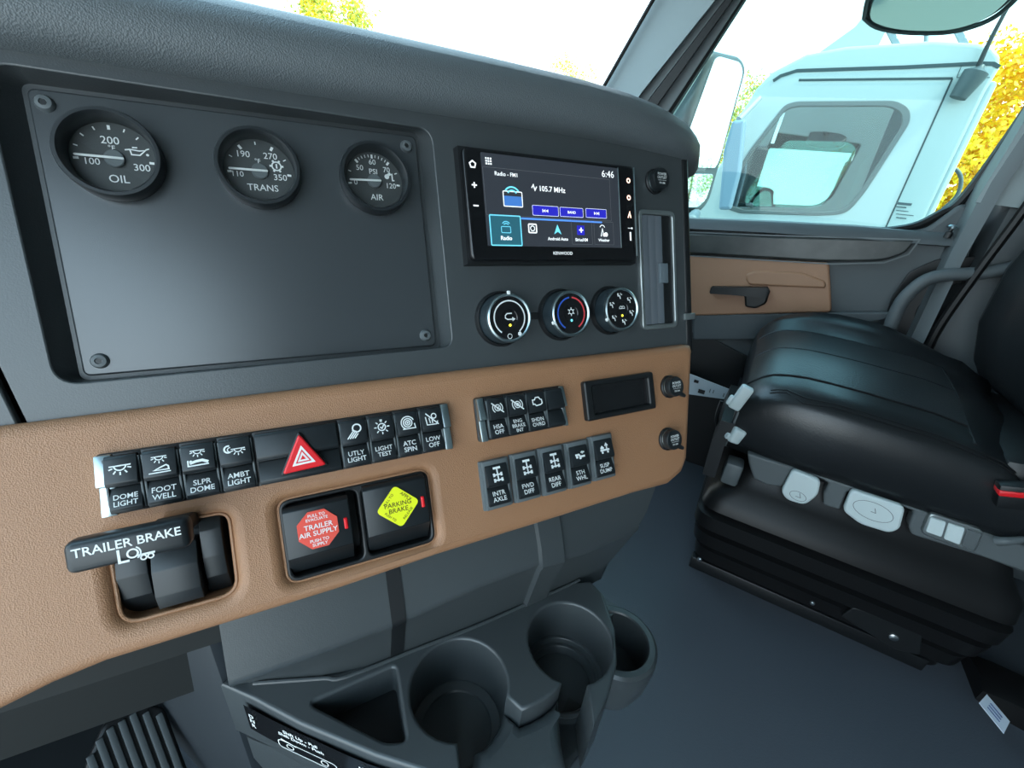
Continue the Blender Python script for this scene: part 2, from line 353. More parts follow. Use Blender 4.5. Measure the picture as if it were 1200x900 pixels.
b = MB(); b.loft([[(p[0], p[1], NF - .0005) for p in opening], [(p[0], p[1], NF - .002) for p in opening], [(p[0], p[1], NR) for p in floorl]], True, False); part('recess_wall', b, DARK, dash)
part('recess_floor', MB().plate(floorl, (), NR + .0005, .003), DARK, dash)
b = MB().box(ue + .0005, ue + .013, -.012, .232, -.26, NF - .0005, .004, 3); part('end_cap', b, BLACK, dash)
b = MB(); q = DP(806, 371); b.box(ue - .004, ue + .0135, q[1] - .004, q[1] + .004, NF - .001, NF + .003, .001); part('end_clip', b, SILV, dash, 'small metal clip')
b = MB(); b.box(-.9, ue, -.03, .225, -.30, NR - .004, 0); part('core', b, BLACK, dash)
prof = [(.2285, .010), (.2300, .026), (.2385, .034), (.255, .037), (.269, .031), (.283, .016), (.297, -.004), (.309, -.03), (.317, -.07), (.345, -.15), (.43, -.38), (.34, -.40), (.235, -.26), (.2285, -.05)]
rings = []
for u, sc, dn, dv in [(-.8, 1, 0, 0), (-.5, 1, 0, 0), (0, 1, 0, 0), (.10, 1, 0, -.001), (.16, 1, -.002, -.003), (.205, 1, -.006, -.006), (.245, .97, -.012, -.010), (.274, .9, -.02, -.015), (.294, .78, -.03, -.02), (.307, .55, -.042, -.024), (.312, .2, -.055, -.026)]:
    r = []
    for v, n in prof:
        far = n < -.1 and v > .3
        r.append((u, (.262 + (v - .262) * sc + dv) if not far else v + dv, (-.03 + (n + .03) * sc + dn) if not far else n))
    rings.append(r)
b = MB(); b.loft(rings)
part('brow_pad', b, PAD, dash, 'grained padded brow', sm=70)
# passenger side of the dash, far beyond the wing
pd = MB(); pd.loft([[(x, .50 + .02 * (x > 1.2), .62), (x, .47, .78), (x, .48, .93), (x, .56, 1.0), (x, .92, 1.01), (x, .92, .62)] for x in (.62, 1.0, 1.53)])
o = part('passenger_face', pd, DARK, dash, M=DASH.inverted(), sm=50)
# brown panel
bo = [(-80, 509), (0, 499), (240, 469), (400, 450), (640, 422), (800, 403.3), (807, 404), (809, 411), (803, 537), (797, 553), (781, 567), (740, 578), (640, 610), (513, 649.5), (395, 690), (250, 735), (125, 774), (62, 800), (0, 831), (-90, 876)]
pocket = rpoly([BP(140, 737), BP(279, 698), BP(267, 601), BP(121, 628)], [.012, .013, .009, .012], 6)
podr = rect(BP, [(325, 590), (502, 549), (513, 636), (337, 688)], BN)
pods = rr(*podr, .010, 6)
BT = DASH.inverted() @ TRIM
part('brown_panel', MB().plate([BP(*p, BN - .006) for p in bo], [pocket, pods], BN, .034, .009, 4), BROWN, dash, 'brown grained panel', M=BT, sm=60)
# thin rolled lip round the two cut-outs
for hole in (pocket, pods):
    b = MB(); b.tube([(p[0], p[1], BN - .0055) for p in hole] + [(hole[0][0], hole[0][1], BN - .0055)], .0014, 8, 1); part('cutout_lip', b, BROWN, dash, M=BT)
# lower dark panel between the brown panel and the cup tray (built in cab axes)
A = np.array([.8337, -.5522, 0]); NH = np.array([-.5525, -.8335, 0]); P0 = np.array([.4387, .052, 0]) - .03 * NH
def LP(s, d, z): return tuple(P0 + A * s + NH * d + np.array([0, 0, z]))
def lpr(s, e=0):
    zc = float(np.interp(s, [-.44, -.353, -.28, -.193, -.109, -.045, .03], [.537, .535, .536, .548, .551, .537, .53])); dt = float(np.interp(s, [-.44, -.33, -.18, -.05, .03], [-.028, .011, .012, .0065, .0]))
    k = float(np.interp(s, [-.06, .02], [1, .5])); tw = .06 if s > .015 else (.02 if s > -.03 else 0)
    return [LP(s + tw, -.12, .66), LP(s + tw, -.01, .64), LP(s + tw, .0 + e, .605), LP(s + tw * .7, .021 * k + e, zc + .022), LP(s + tw * .5, .0285 * k + e, zc + .005), LP(s + tw * .5, .030 * k + e, zc + .001), LP(s + tw * .5, .0295 * k + e, zc - .003), LP(s + tw * .45, .027 * k + e, zc - .008), LP(s + tw * .1, dt + .003 + e, .468), LP(s, dt + e, .455), LP(s, dt, .43), LP(s, -.12, .43)]
b = MB(); b.loft([lpr(x) for x in (-.421, -.415, -.39, -.353, -.31, -.28, -.24, -.193, -.15, -.109, -.075, -.045, -.02, .02)]); part('lower_panel', b, DARK, dash, M=DASH.inverted(), sm=30)
b = MB(); b.loft([lpr(x, .0012)[1:10] for x in (-.284, -.270)], False, False); part('slot_trim', b, BLACK, dash, M=DASH.inverted())
b = MB(); b.loft([lpr(x, e)[2:10] for x, e in ((-.118, .0), (-.116, .006), (-.086, .006), (-.084, .0))], False, False); part('hook_rib', b, DARK, dash, M=DASH.inverted(), sm=25)
b = MB(); b.tube([LP(x, float(np.interp(x, [-.44, -.33, -.18, -.05, .03], [-.028, .011, .012, .0065, .0])) + .004, .4605) for x in (-.415, -.38, -.35, -.33, -.25, -.18, -.1, -.05, -.03)], .0022, 8, 4); part('rear_rim', b, DARK, dash, M=DASH.inverted())
b = MB(); b.loft([[LP(.02, -.02, .64), LP(.09, -.02, .64), LP(.09, -.2, .64), LP(.02, -.2, .64)], [LP(-.01, -.02, .50), LP(.062, -.03, .50), LP(.06, -.2, .50), LP(-.01, -.2, .50)], [LP(-.02, -.02, .40), LP(.03, -.03, .40), LP(.03, -.2, .40), LP(-.02, -.2, .40)], [LP(-.08, -.05, .0), LP(0, -.05, .0), LP(0, -.2, .0), LP(-.08, -.2, 0)]]); part('lower_end', b, DARK, dash, M=DASH.inverted())
b = MB(); b.loft([[LP(-.95, .0, z), LP(-.40, .0, z), LP(-.40, -.16, z), LP(-.95, -.16, z)] for z in (.555, .64)]); FOOT = mat('footwell_black', (.006, .0075, .007), .7)
part('driver_lower_panel', b, FOOT, dash, M=DASH.inverted())
b = MB(); b.loft([[LP(-.95, d, z), LP(-.385, d, z), LP(-.385, d - .08, z), LP(-.95, d - .08, z)] for z, d in ((.36, -.10), (.50, -.07), (.57, -.05))]); part('knee_panel', b, FOOT, dash, M=DASH.inverted())  # dark panel added to cover lit floor where the underside is in shade

# ------------------------------------------------------------------ cup-holder console
con = thing('cup_holder_console', 'black moulded console with two large cup wells under the brown dash panel', 'console', T(.24, .14, 0))
CI = con.matrix_world.inverted()
def arc_slot(c, d, r, h, ext, k=30):
    d = Vector(d).normalized(); al = math.asin(h / r); th = math.atan2(d.y, d.x); out = [tuple(Vector(c) + d * ext + Vector((d.y, -d.x)) * h)]
    a0, a1 = th - al, th + al - 2 * PI
    out += [(c[0] + r * math.cos(a0 + (a1 - a0) * i / k), c[1] + r * math.sin(a0 + (a1 - a0) * i / k)) for i in range(k + 1)]
    out.append(tuple(Vector(c) + d * ext - Vector((d.y, -d.x)) * h)); return out
cL, cR = (.229, .143), (.340, .063)
left = [(.100, .345), (.109, .306), (.119, .25), (.1385, .172), (.153, .127)]
slL = arc_slot(cL, (-.72, -.69), .0505, .0085, .084); mid = [(.190, .066), (.215, .034), (.240, .021)]
slR = arc_slot(cR, (-.875, -.485), .0495, .014, .089); right = [(.305, .004), (.346, .007), (.385, .022), (.425, .052), (.434, .073), (.4065, .104)]
back = [(.299, .172), (.172, .256), (.108, .345)]
arcp = [tuple(ZP(x, y, .46)[:2]) for x, y in [(612, 832), (625, 827), (638, 820), (650, 811)]]
def angL(p): return math.degrees(math.atan2(p[1] - cL[1], p[0] - cL[0]))
cutL = [p for p in slL[1:-1][12:] if -135 < angL(p) < -72]; keepL = [p for p in slL[:-1] if p not in cutL]
outl = left + keepL + arcp + slR[1:] + right + back
tri = rpoly([ZP(362, 824, .46)[:2], ZP(463, 780, .46)[:2], ZP(476, 868, .46)[:2], ZP(452, 870, .46)[:2]], [.008, .006, .006, .006], 5)
ZT = .46
part('front_block', MB().plate([keepL[-1]] + cutL + [slL[-1]] + [(p[0] - .002, p[1] - .002) for p in mid] + [slR[0], slR[1]] + arcp[::-1], (), .437, .065, .013, 4), DARK, con, 'lower rounded block between the well openings', M=CI, sm=60)
part('tray', MB().plate(outl, [tri], ZT, .088, .0035, 3), DARK, con, M=CI, sm=50)
solid = [(.104, .335), (.112, .306), (.122, .25), (.141, .172), (.172, .10), (.205, .056), (.24, .026), (.305, .008), (.346, .011), (.385, .026), (.42, .052), (.43, .073), (.4, .10), (.299, .17), (.172, .252)]
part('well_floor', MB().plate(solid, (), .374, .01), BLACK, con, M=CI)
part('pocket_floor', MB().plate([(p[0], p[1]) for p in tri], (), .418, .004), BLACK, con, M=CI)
for nm, c, r0 in (('well_step', cR, .0495), ('well_step', cR, .044)):
    b = MB(); zz = .392 if r0 > .045 else .384; b.lathe([(r0, zz + .004), (r0 - .004, zz + .004), (r0 - .0055, zz + .002), (r0 - .0055, zz - .01), (r0, zz - .01)], 48, T(c[0], c[1])); part(nm, b, DARK, con, M=CI)
b = MB(); b.lathe([(.050, .380), (.040, .378), (.0385, .376), (0, .376)], 48, T(*cL)); part('well_step', b, DARK, con, M=CI)
def shrink(pts, k, dx, dy, z): 
    cx = sum(p[0] for p in pts) / len(pts); cy = sum(p[1] for p in pts) / len(pts)
    return [(cx + (p[0] - cx) * k + dx, cy + (p[1] - cy) * k + dy, z) for p in pts]
b = MB(); b.loft([shrink(solid, 1.0, 0, 0, .374), shrink(solid, 1.0, 0, 0, .32), shrink(solid, .96, .006, .008, .24), shrink(solid, .88, .03, .04, .12), shrink(solid, .84, .04, .05, .0)]); part('pedestal', b, DARK, con, M=CI, sm=60)
SCc = T(.443, .018)
b = MB(); b.lathe([(.043, .366), (.0445, .3685), (.052, .3685), (.056, .365), (.057, .35), (.054, .31), (.046, .28), (.0, .28)], 44, SCc); b.lathe([(.043, .366), (.042, .30), (0, .298)], 44, SCc)
b.loft([[(.40, .08, z), (.50, .07, z), (.497, .03, z), (.44, .05, z)] for z in (.28, .366)]); part('side_cup', b, DARK, con, M=CI)
part('side_wall', MB().box(.100, .13, .345, .90, 0, .555, .01), mat('console_side', (.020, .025, .030), .5), con, M=CI)
# warning sticker on the front of the console under the rim
lab = []
def fpt(t, z):   # along the front edge of the console
    P = smooth([(p[0], p[1], 0) for p in [(.107, .318), (.114, .28), (.124, .235), (.137, .18), (.152, .135)]], 8); f = t * (len(P) - 1); i = min(int(f), len(P) - 2); q = P[i].lerp(P[i + 1], f - i)
    return (q.x - .0035 , q.y - .0015, z)
b = MB(); b.loft([[fpt(t / 12, .448), fpt(t / 12, .404)] for t in range(13)], False, False); part('sticker', b, GLOSS, con, 'black instruction sticker with white print', M=CI)
stk = [o for o in con.children if o.name.startswith('sticker')][0]
p0, p1 = Vector(fpt(.0, .426)), Vector(fpt(1, .426)); ux = (p1 - p0).normalized(); nrm = ux.cross(Vector((0, 0, 1)))
b = MB()
def onstk(body, width, t, z, h=None):
    a, c = Vector(fpt(max(t - .1, 0), z)), Vector(fpt(min(t + .1, 1), z)); x = (c - a).normalized(); n = x.cross(Vector((0, 0, 1))); p = Vector(fpt(t, z)) + n * .0016
    M = Matrix((( x.x, 0, n.x, p.x), (x.y, 0, n.y, p.y), (x.z, 1, n.z, p.z), (0, 0, 0, 1))); b.text(body, width=width, M=M, bold=.02)
onstk('Shift Up - Pull\nShift Down - Push', .052, .42, .437); onstk('Manual Mode\nLow Gear', .036, .80, .436)
onstk('D\nN\nR', .006, .08, .428)
for t, z, r in [(.35, .417, .012), (.5, .417, .012)]:
    pass
x = (Vector(fpt(.75, .42)) - Vector(fpt(.25, .42))).normalized(); n = x.cross(Vector((0, 0, 1))); p = Vector(fpt(.45, .416)) + n * .002
M = Matrix(((x.x, 0, n.x, p.x), (x.y, 0, n.y, p.y), (x.z, 1, n.z, p.z), (0, 0, 0, 1)))
b.rib(rr(-.034, -.007, .034, .007, .006), .0011, 0, True, M); b.rib([(-.03, .009), (-.012, .006)], .002, 0, False, M); b.ring(.02, 0, .004, .001, M=M); b.ring(-.02, 0, .004, .001, M=M)
part('lettering', b, WHITE, stk)

fm = thing('darkening_mat', 'black mat added to darken the driver footwell under the pedal', 'mat', T(-.26, .66, 0))  # added mat, its black stands in for shade on the lit footwell floor
part('mat_body', MB().plate(rr(-.34, -.36, .34, .36, .03), (), .006, .006, .002), RUBBER, fm)

# ------------------------------------------------------------------ accelerator pedal
pc = np.array([.046, .575, .135]); px_ = np.array([.80, -.1, -.08]); px_ /= np.linalg.norm(px_); py_ = np.array([-.05, .60, .75]); py_ -= px_ * (px_ @ py_); py_ /= np.linalg.norm(py_)
PM = m4(np.stack([px_, py_, np.cross(px_, py_)], 1), pc)
ped = thing('accelerator_pedal', 'black ribbed accelerator pedal in the dark driver footwell', 'pedal', PM)
W, L = .047, .105
part('pad', MB().plate(rpoly([(-W, -L), (W, -L), (W * 1.0, L * .35), (W * .45, L * .62), (-W * .35, L * .62), (-W, L * .25)], .008), (), 0, .014, .004), RUBBER, ped)
for i in range(7):
    xx = -W * .82 + i * W * 1.64 / 6; yt = L * .54 - (max(0, abs(xx + .002) - W * .4)) * 1.0
    part('tread', MB().box(xx - .0042, xx + .0042, -L * .92, yt, -.001, .0045, .0015), mat('tread_rubber', (.05, .058, .06), .5), ped)  # treads a lighter grey than the pad
b = MB(); b.box(-.012, .012, -.02, .05, -.12, -.012, .004); part('arm', b, BLACK, ped)

# ================================================================== SYMBOLS (flat print)
def sun_rays(b, cx, cy, r0, r1, a, wd):
    for t in a: b.rib([(cx + r0 * math.cos(math.radians(t)), cy + r0 * math.sin(math.radians(t))), (cx + r1 * math.cos(math.radians(t)), cy + r1 * math.sin(math.radians(t)))], wd)
def sym(b, k, cx, cy, s):
    w_ = s * .075
    X = lambda x, y: (cx + x * s, cy + y * s)
    if k == 'dome':
        b.rib([X(-.5, .25), X(.5, .25)], w_); b.ring(*X(0, .25), .27 * s, w_, 0, 180, 360, 14); sun_rays(b, *X(0, .25), .36 * s, .55 * s, (200, 235, 270, 305, 340), w_)
    elif k == 'foot':
        sym(b, 'dome', cx, cy + .22 * s, s * .7); b.rib([X(-.5, -.5), X(.5, -.5)], w_ * .8); b.rib([X(-.25, -.36), X(.05, -.22), X(.3, -.12), X(.4, -.2), X(.42, -.38)], w_, 0, True)
    elif k == 'bunk':
        sym(b, 'dome', cx, cy + .22 * s, s * .7); b.rib([X(-.48, -.12), X(-.48, -.45), X(.5, -.45)], w_); b.rib([X(-.4, -.3), X(-.1, -.22), X(.2, -.2), X(.48, -.34)], w_ * 2); b.disc(*X(-.35, -.2), .07 * s)
    elif k == 'moon':
        sym(b, 'dome', cx + .16 * s, cy - .05 * s, s * .72); b.ring(*X(-.33, .16), .2 * s, w_ * 1.2, 0, 70, 300, 12); b.ring(*X(-.24, .12), .13 * s, w_ * .7, 0, 80, 280, 10)
    elif k == 'utility':
        b.ring(*X(.2, .2), .26 * s, w_ * 1.2, 0, 0, 360, 18)
        for i in range(4): b.rib([X(-.05 + i * .1, .02 - i * .06), X(-.45 + i * .15, -.45)], w_)
        b.rib([X(-.1, .12), X(.22, -.08)], w_ * 1.3)
    elif k == 'bulb':
        b.ring(cx, cy, .24 * s, w_, 0, 0, 360, 18); sun_rays(b, cx, cy, .34 * s, .5 * s, range(0, 360, 45), w_); b.rib([X(-.1, .02), X(0, -.1), X(.14, .12)], w_); b.rib([X(-.08, .45), X(.08, .45)], w_ * 2)
    elif k == 'spin':
        b.ring(cx, cy, .16 * s, w_, 0, 0, 360, 14); b.ring(cx, cy, .3 * s, w_, 0, 0, 360, 18); b.ring(cx, cy, .45 * s, w_, 0, 20, 250, 18); b.disc(cx, cy, .07 * s); b.rib([X(-.4, -.42), X(.5, -.42), X(.46, -.1)], w_)
    elif k == 'low':
        b.ring(*X(.18, .2), .18 * s, w_, 0, 0, 360, 14); b.rib([X(-.4, .45), X(.45, -.45)], w_ * 1.2); b.rib([X(-.45, .2), X(-.4, -.4), X(.3, -.42), X(.42, -.2)], w_); b.rib([X(-.2, .1), X(-.15, -.3)], w_); b.rib([X(.02, -.05), X(.02, -.32)], w_)
    elif k in ('abs', 'brk'):
        b.ring(cx, cy, .25 * s, w_, 0, 0, 360, 16); b.ring(cx, cy, .44 * s, w_, 0, 130, 230, 10); b.ring(cx, cy, .44 * s, w_, 0, -50, 50, 10); b.rib([X(-.48, .44), X(.48, -.44)], w_ * 1.3)
        b.rib([X(-.12, .1), X(0, -.1), X(.12, .1)], w_) if k == 'abs' else b.ring(cx, cy, .1 * s, w_, 0, 0, 360, 10)
    elif k == 'engine':
        b.rib([X(-.4, -.2), X(-.4, .15), X(-.2, .15), X(-.1, .32), X(.2, .32), X(.28, .15), X(.42, .1), X(.42, -.2), X(.25, -.3), X(-.15, -.34), X(-.25, -.2)], w_ * 1.2, 0, True)
    elif k == 'axle':
        b.rib([X(-.3, .5), X(.3, .5)], w_ * 2.2); b.rib([X(0, .5), X(0, -.5)], w_ * 1.4); b.rib([X(-.3, 0), X(.3, 0)], w_ * 1.4); b.rib([X(-.3, -.4), X(.3, -.4)], w_ * 1.4)
        for x in (-.3, .3):
            for y in (0, -.4): b.rib([X(x, y - .13), X(x, y + .13)], w_ * 2.2)
    elif k == 'fifth':
        b.rib([X(-.45, .05), X(-.1, .05), X(0, -.12), X(.45, -.12)], w_ * 2); b.disc(*X(-.32, -.12), .11 * s); b.disc(*X(-.02, -.22), .11 * s); b.rib([X(.1, .2), X(.45, .2)], w_ * 1.5); b.rib([X(.25, .3), X(.25, .08)], w_ * 1.5)
    elif k == 'dump':
        b.disc(*X(-.3, -.3), .1 * s); b.disc(*X(.25, -.3), .1 * s); b.rib([X(-.48, -.12), X(.45, -.12)], w_ * 2); b.rib([X(-.4, .0), X(-.25, .15), X(-.1, .0)], w_ * 2.4); b.rib([X(.2, -.1), X(.2, .38)], w_ * 1.6); b.rib([X(.05, .2), X(.2, .4), X(.35, .2)], w_ * 1.3)
    elif k == 'prndl':
        b.rib([X(-.5, 0), X(.5, 0)], w_)

# ------------------------------------------------------------------ rocker switches
def prism(prof, x0, x1):   # (y,z) outline swept along x
    b = bmesh.new(); n = len(prof)
    vs = [[b.verts.new((x, y, z)) for y, z in prof] for x in (x0, x1)]
    for i in range(n): j = (i + 1) % n; b.faces.new([vs[0][i], vs[0][j], vs[1][j], vs[1][i]])
    b.faces.new(vs[0][::-1]); b.faces.new(vs[1]); bmesh.ops.recalc_face_normals(b, faces=b.faces)
    bmesh.ops.bevel(b, geom=list(b.edges), offset=.0007, segments=2, profile=.5, affect='EDGES'); return b
def rocker(u, v, wd, h, label, icon, words, group, tall=False, n=BN, skirt=.0, frame=False, rows=None):
    t = thing('rocker_switch', label, 'switch', TRIM @ T(u, v, n), group); H = h / 2; q = wd / 2; wd0 = wd
    if frame:
        part('bezel', MB().box(-q, q, -H, H, -.001, .0035, .001).box(-q * .86, q * .86, H * .62, H, .003, .006, .0012).box(-q * .86, q * .86, -H, -H * .72, .003, .005, .0012), GREYP, t, 'grey bezel')
        H *= .84; q *= .74
    else:
        part('housing', MB().box(-q, q, -H, H, -.001, .0030, .0005), BLACK, t); q *= .87; H *= .94
    up = MB(); up.add(prism([(H, .0), (H, .0055), (H - .002, .0072), (.0015, .0108), (-.0012, .0095), (-.001, .0)], -q, q))
    u1 = part('upper_key', up, KEY, t)
    lo = MB(); lo.add(prism([(-.0022, .0), (-.0022, .0042), (-H + .003, .0088), (-H, .0075), (-H, .0)], -q, q))
    l1 = part('lower_key', lo, KEY, t)
    s = MB()
    for sd in (-1, 1): s.box(sd * q * 1.03 - .0007, sd * q * 1.03 + .0007, -H * .95, H * .9, .002, .0060, .0004)
    part('side_rail', s, GREYP, t)
    ang = math.atan2(.0108 - .0072, H - .0035)
    if icon:
        b = MB(); sym(b, icon, 0, 0, min(q * 1.3, H * .64)); part('symbol', b, WHITE, u1, 'white symbol', M=T(0, H * .50, .0094) @ RX(-ang))
    if words:
        b = MB(); ln = words.split('\n'); wid = max(len(x) for x in ln)
        b.text(words, height=H * (.245 * len(ln) if len(ln) < 3 else .225 * len(ln)), bold=.010); me_w = max(v.co.x for v in b.bm.verts) - min(v.co.x for v in b.bm.verts)
        k = min(1, q * 2 * .74 / me_w); a2 = math.atan2(.0088 - .0042, H - .0052)
        part('lettering', b, WHITE, l1, 'white lettering', M=T(0, -H * .56, .0074) @ RX(-a2) @ Matrix.Diagonal((k, k, 1, 1)))
    return t
# upper strip of ten
st = rect(BP, [(111.3, 533), (522.2, 472), (529, 525), (122.8, 605)], BN); vm = (st[1] + st[3]) / 2; hh = st[3] - st[1]
sb = thing('switch_bank', 'long black switch frame with silver end caps above the brake controls', 'switch frame', TRIM @ T((st[0] + st[2]) / 2, vm, BN)); hw = (st[2] - st[0]) / 2
part('frame', MB().plate(rr(-hw, -hh / 2, hw, hh / 2, .003), (), .002, .004, .0008), BLACK, sb)
def endcap(x0, x1, H): 
    b = MB(); b.add(prism([(H * .97, 0), (H * .97, .007), (.0, .0108), (-.001, .006), (-H * .97, .0088), (-H * .97, 0)], x0, x1)); return b
part('end_cap', endcap(-hw + .001, -hw + .0098, hh / 2), CHROME, sb, 'bright silver end cap'); part('end_cap', endcap(hw - .0075, hw - .0008, hh / 2), CHROME, sb, 'bright silver end cap')
cols = [128, 172, 216, 259, 300, 398, 431, 461.5, 490, 516.5]
def vline(x): return 569 + (x - 117) * (498.5 - 569) / (525.6 - 117)
us = [BP(x, vline(x))[0] for x in cols]
cells = [('dome', 'DOME\nLIGHT', 'leftmost rocker switch, lettered DOME LIGHT, dome lamp symbol'), ('foot', 'FOOT\nWELL', 'rocker switch lettered FOOT WELL with a lamp over a shoe'),
         ('bunk', 'SLPR\nDOME', 'rocker switch lettered SLPR DOME with a lamp over a bunk'), ('moon', 'AMBT\nLIGHT', 'rocker switch lettered AMBT LIGHT with moon and lamp symbol'), None,
         ('utility', 'UTLY\nLIGHT', 'rocker switch lettered UTLY LIGHT right of the hazard triangle'), ('bulb', 'LIGHT\nTEST', 'rocker switch lettered LIGHT TEST with a shining bulb symbol'),
         ('spin', 'ATC\nSPIN', 'rocker switch lettered ATC SPIN with a wheel symbol'), ('low', 'LOW\nOFF', 'rocker switch lettered LOW OFF at the right end of the long bank')]
for i, c in enumerate(cells):
    if c: rocker((us[i] + us[i + 1]) / 2, vm, us[i + 1] - us[i], hh * .97, c[2], c[0], c[1], 'rocker switches in the long bank', n=BN + .002)
hz_u0, hz_u1 = us[4], us[5]; hq = (hz_u1 - hz_u0) / 2
hz = thing('hazard_switch', 'wide hazard light switch with a raised red triangle', 'switch', TRIM @ T((hz_u0 + hz_u1) / 2, vm, BN + .002)); H = hh * .485
part('housing', MB().box(-hq, hq, -H, H, -.001, .003, .0005), BLACK, hz)
part('upper_key', MB().add(prism([(H * .95, .0), (H * .95, .0055), (H * .95 - .002, .0072), (.0015, .0098), (-.0012, .0085), (-.001, .0)], -hq * .95, hq * .95)), KEY, hz)
part('lower_key', MB().add(prism([(-.0022, .0), (-.0022, .0042), (-H * .95 + .003, .0088), (-H * .95, .0075), (-H * .95, .0)], -hq * .95, hq * .95)), KEY, hz)
tp = [BP(331, 556, BN + .012), BP(383, 544, BN + .012), BP(350, 508, BN + .012)]; cu, cv = (hz_u0 + hz_u1) / 2, vm
tl = [(p[0] - cu, p[1] - cv) for p in tp]; g = (sum(p[0] for p in tl) / 3, sum(p[1] for p in tl) / 3)
def sc3(k): return [(g[0] + (p[0] - g[0]) * k, g[1] + (p[1] - g[1]) * k) for p in tl]
part('black_border', MB().plate(rpoly(sc3(1.12), .003), (), .0105, .009, .001), BLACK, hz)
tr_ = part('red_triangle', MB().plate(rpoly(sc3(1.0), .003), (), .0125, .010, .0012), RED, hz, 'red warning triangle')
b = MB(); b.poly(sc3(.52), .0127); wt = part('triangle_print', b, WHITE, tr_, 'white warning triangle'); b = MB(); b.rib(sc3(.31), .0008, .0129, True); b.poly(sc3(.12), .0129); part('inner_print', b, RED, hz, 'red inner triangle')
# 2x4 cluster
cl = rect(BP, [(554, 466.7), (656, 451.7), (662.5, 497.5), (560, 519)], BN); vm2 = (cl[1] + cl[3]) / 2; hh2 = cl[3] - cl[1]; hw2 = (cl[2] - cl[0]) / 2
sb2 = thing('switch_bank', 'short black switch frame with silver end caps under the climate knobs', 'switch frame', TRIM @ T((cl[0] + cl[2]) / 2, vm2, BN))
part('frame', MB().plate(rr(-hw2, -hh2 / 2, hw2, hh2 / 2, .003), (), .002, .004, .0008), BLACK, sb2)
part('end_cap', endcap(-hw2 + .001, -hw2 + .0075, hh2 / 2), CHROME, sb2, 'bright silver end cap'); part('end_cap', endcap(hw2 - .0058, hw2 - .0008, hh2 / 2), CHROME, sb2, 'bright silver end cap')
def vl2(x): return 492.8 + (x - 557) * (474.6 - 492.8) / (659 - 557)
us2 = [BP(x, vl2(x))[0] for x in (567.5, 590, 613, 635, 656)]
for i, (ic, wd_, lb) in enumerate([('abs', 'HSA\nOFF', 'rocker switch lettered HSA OFF with a crossed out brake symbol'), ('brk', 'ENG\nBRAKE\nINT', 'rocker switch lettered ENG BRAKE INT with a crossed out ring symbol'), ('engine', 'SHDN\nOVRD', 'rocker switch lettered SHDN OVRD with an engine outline'), (None, None, 'blank rocker switch without lettering, right of SHDN OVRD')]):
    rocker((us2[i] + us2[i + 1]) / 2, vm2, us2[i + 1] - us2[i], hh2 * .97, lb, ic, wd_, 'rocker switches in the short bank', n=BN + .002)
# five separate switches
for x0, x1, y0, y1, ic, wd_, lb in [(562.5, 597, 536, 596, 'axle', 'INTR\nAXLE', 'grey framed rocker switch lettered INTR AXLE'), (598, 629.5, 528, 587, 'axle', 'FWD\nDIFF', 'grey framed rocker switch lettered FWD DIFF'),
        (630.5, 660, 521, 579, 'axle', 'REAR\nDIFF', 'grey framed rocker switch lettered REAR DIFF'), (661, 688.5, 515, 571, 'fifth', '5TH\nWHL', 'grey framed rocker switch lettered 5TH WHL'), (689.5, 717, 508, 562, 'dump', 'SUSP\nDUMP', 'grey framed rocker switch lettered SUSP DUMP')]:
    a = BP(x0, (y0 + y1) / 2 + 2); c = BP(x1, (y0 + y1) / 2 - 2); tq = BP((x0 + x1) / 2, y0 + 1); bq = BP((x0 + x1) / 2, y1 - 1)
    rocker((a[0] + c[0]) / 2, (tq[1] + bq[1]) / 2, c[0] - a[0], tq[1] - bq[1], lb, ic, wd_, 'framed rocker switches in the lower row', frame=True)
# small display
dr = rect(BP, [(680, 448), (760, 435.5), (765, 478.7), (685, 493)], BN); dw, dh = (dr[2] - dr[0]) / 2, (dr[3] - dr[1]) / 2
ds = thing('display_module', 'small blank black display in a thick frame on the brown panel', 'display', TRIM @ T((dr[0] + dr[2]) / 2, (dr[1] + dr[3]) / 2, BN))
part('frame', MB().plate(rr(-dw, -dh, dw, dh, .003), [rr(-dw * .80, -dh * .72, dw * .82, dh * .72, .002)], .007, .010, .002), BLACK, ds)
part('screen', MB().plate(rr(-dw * .84, -dh * .8, dw * .86, dh * .8, .002), (), .0015, .003), GLOSS, ds)

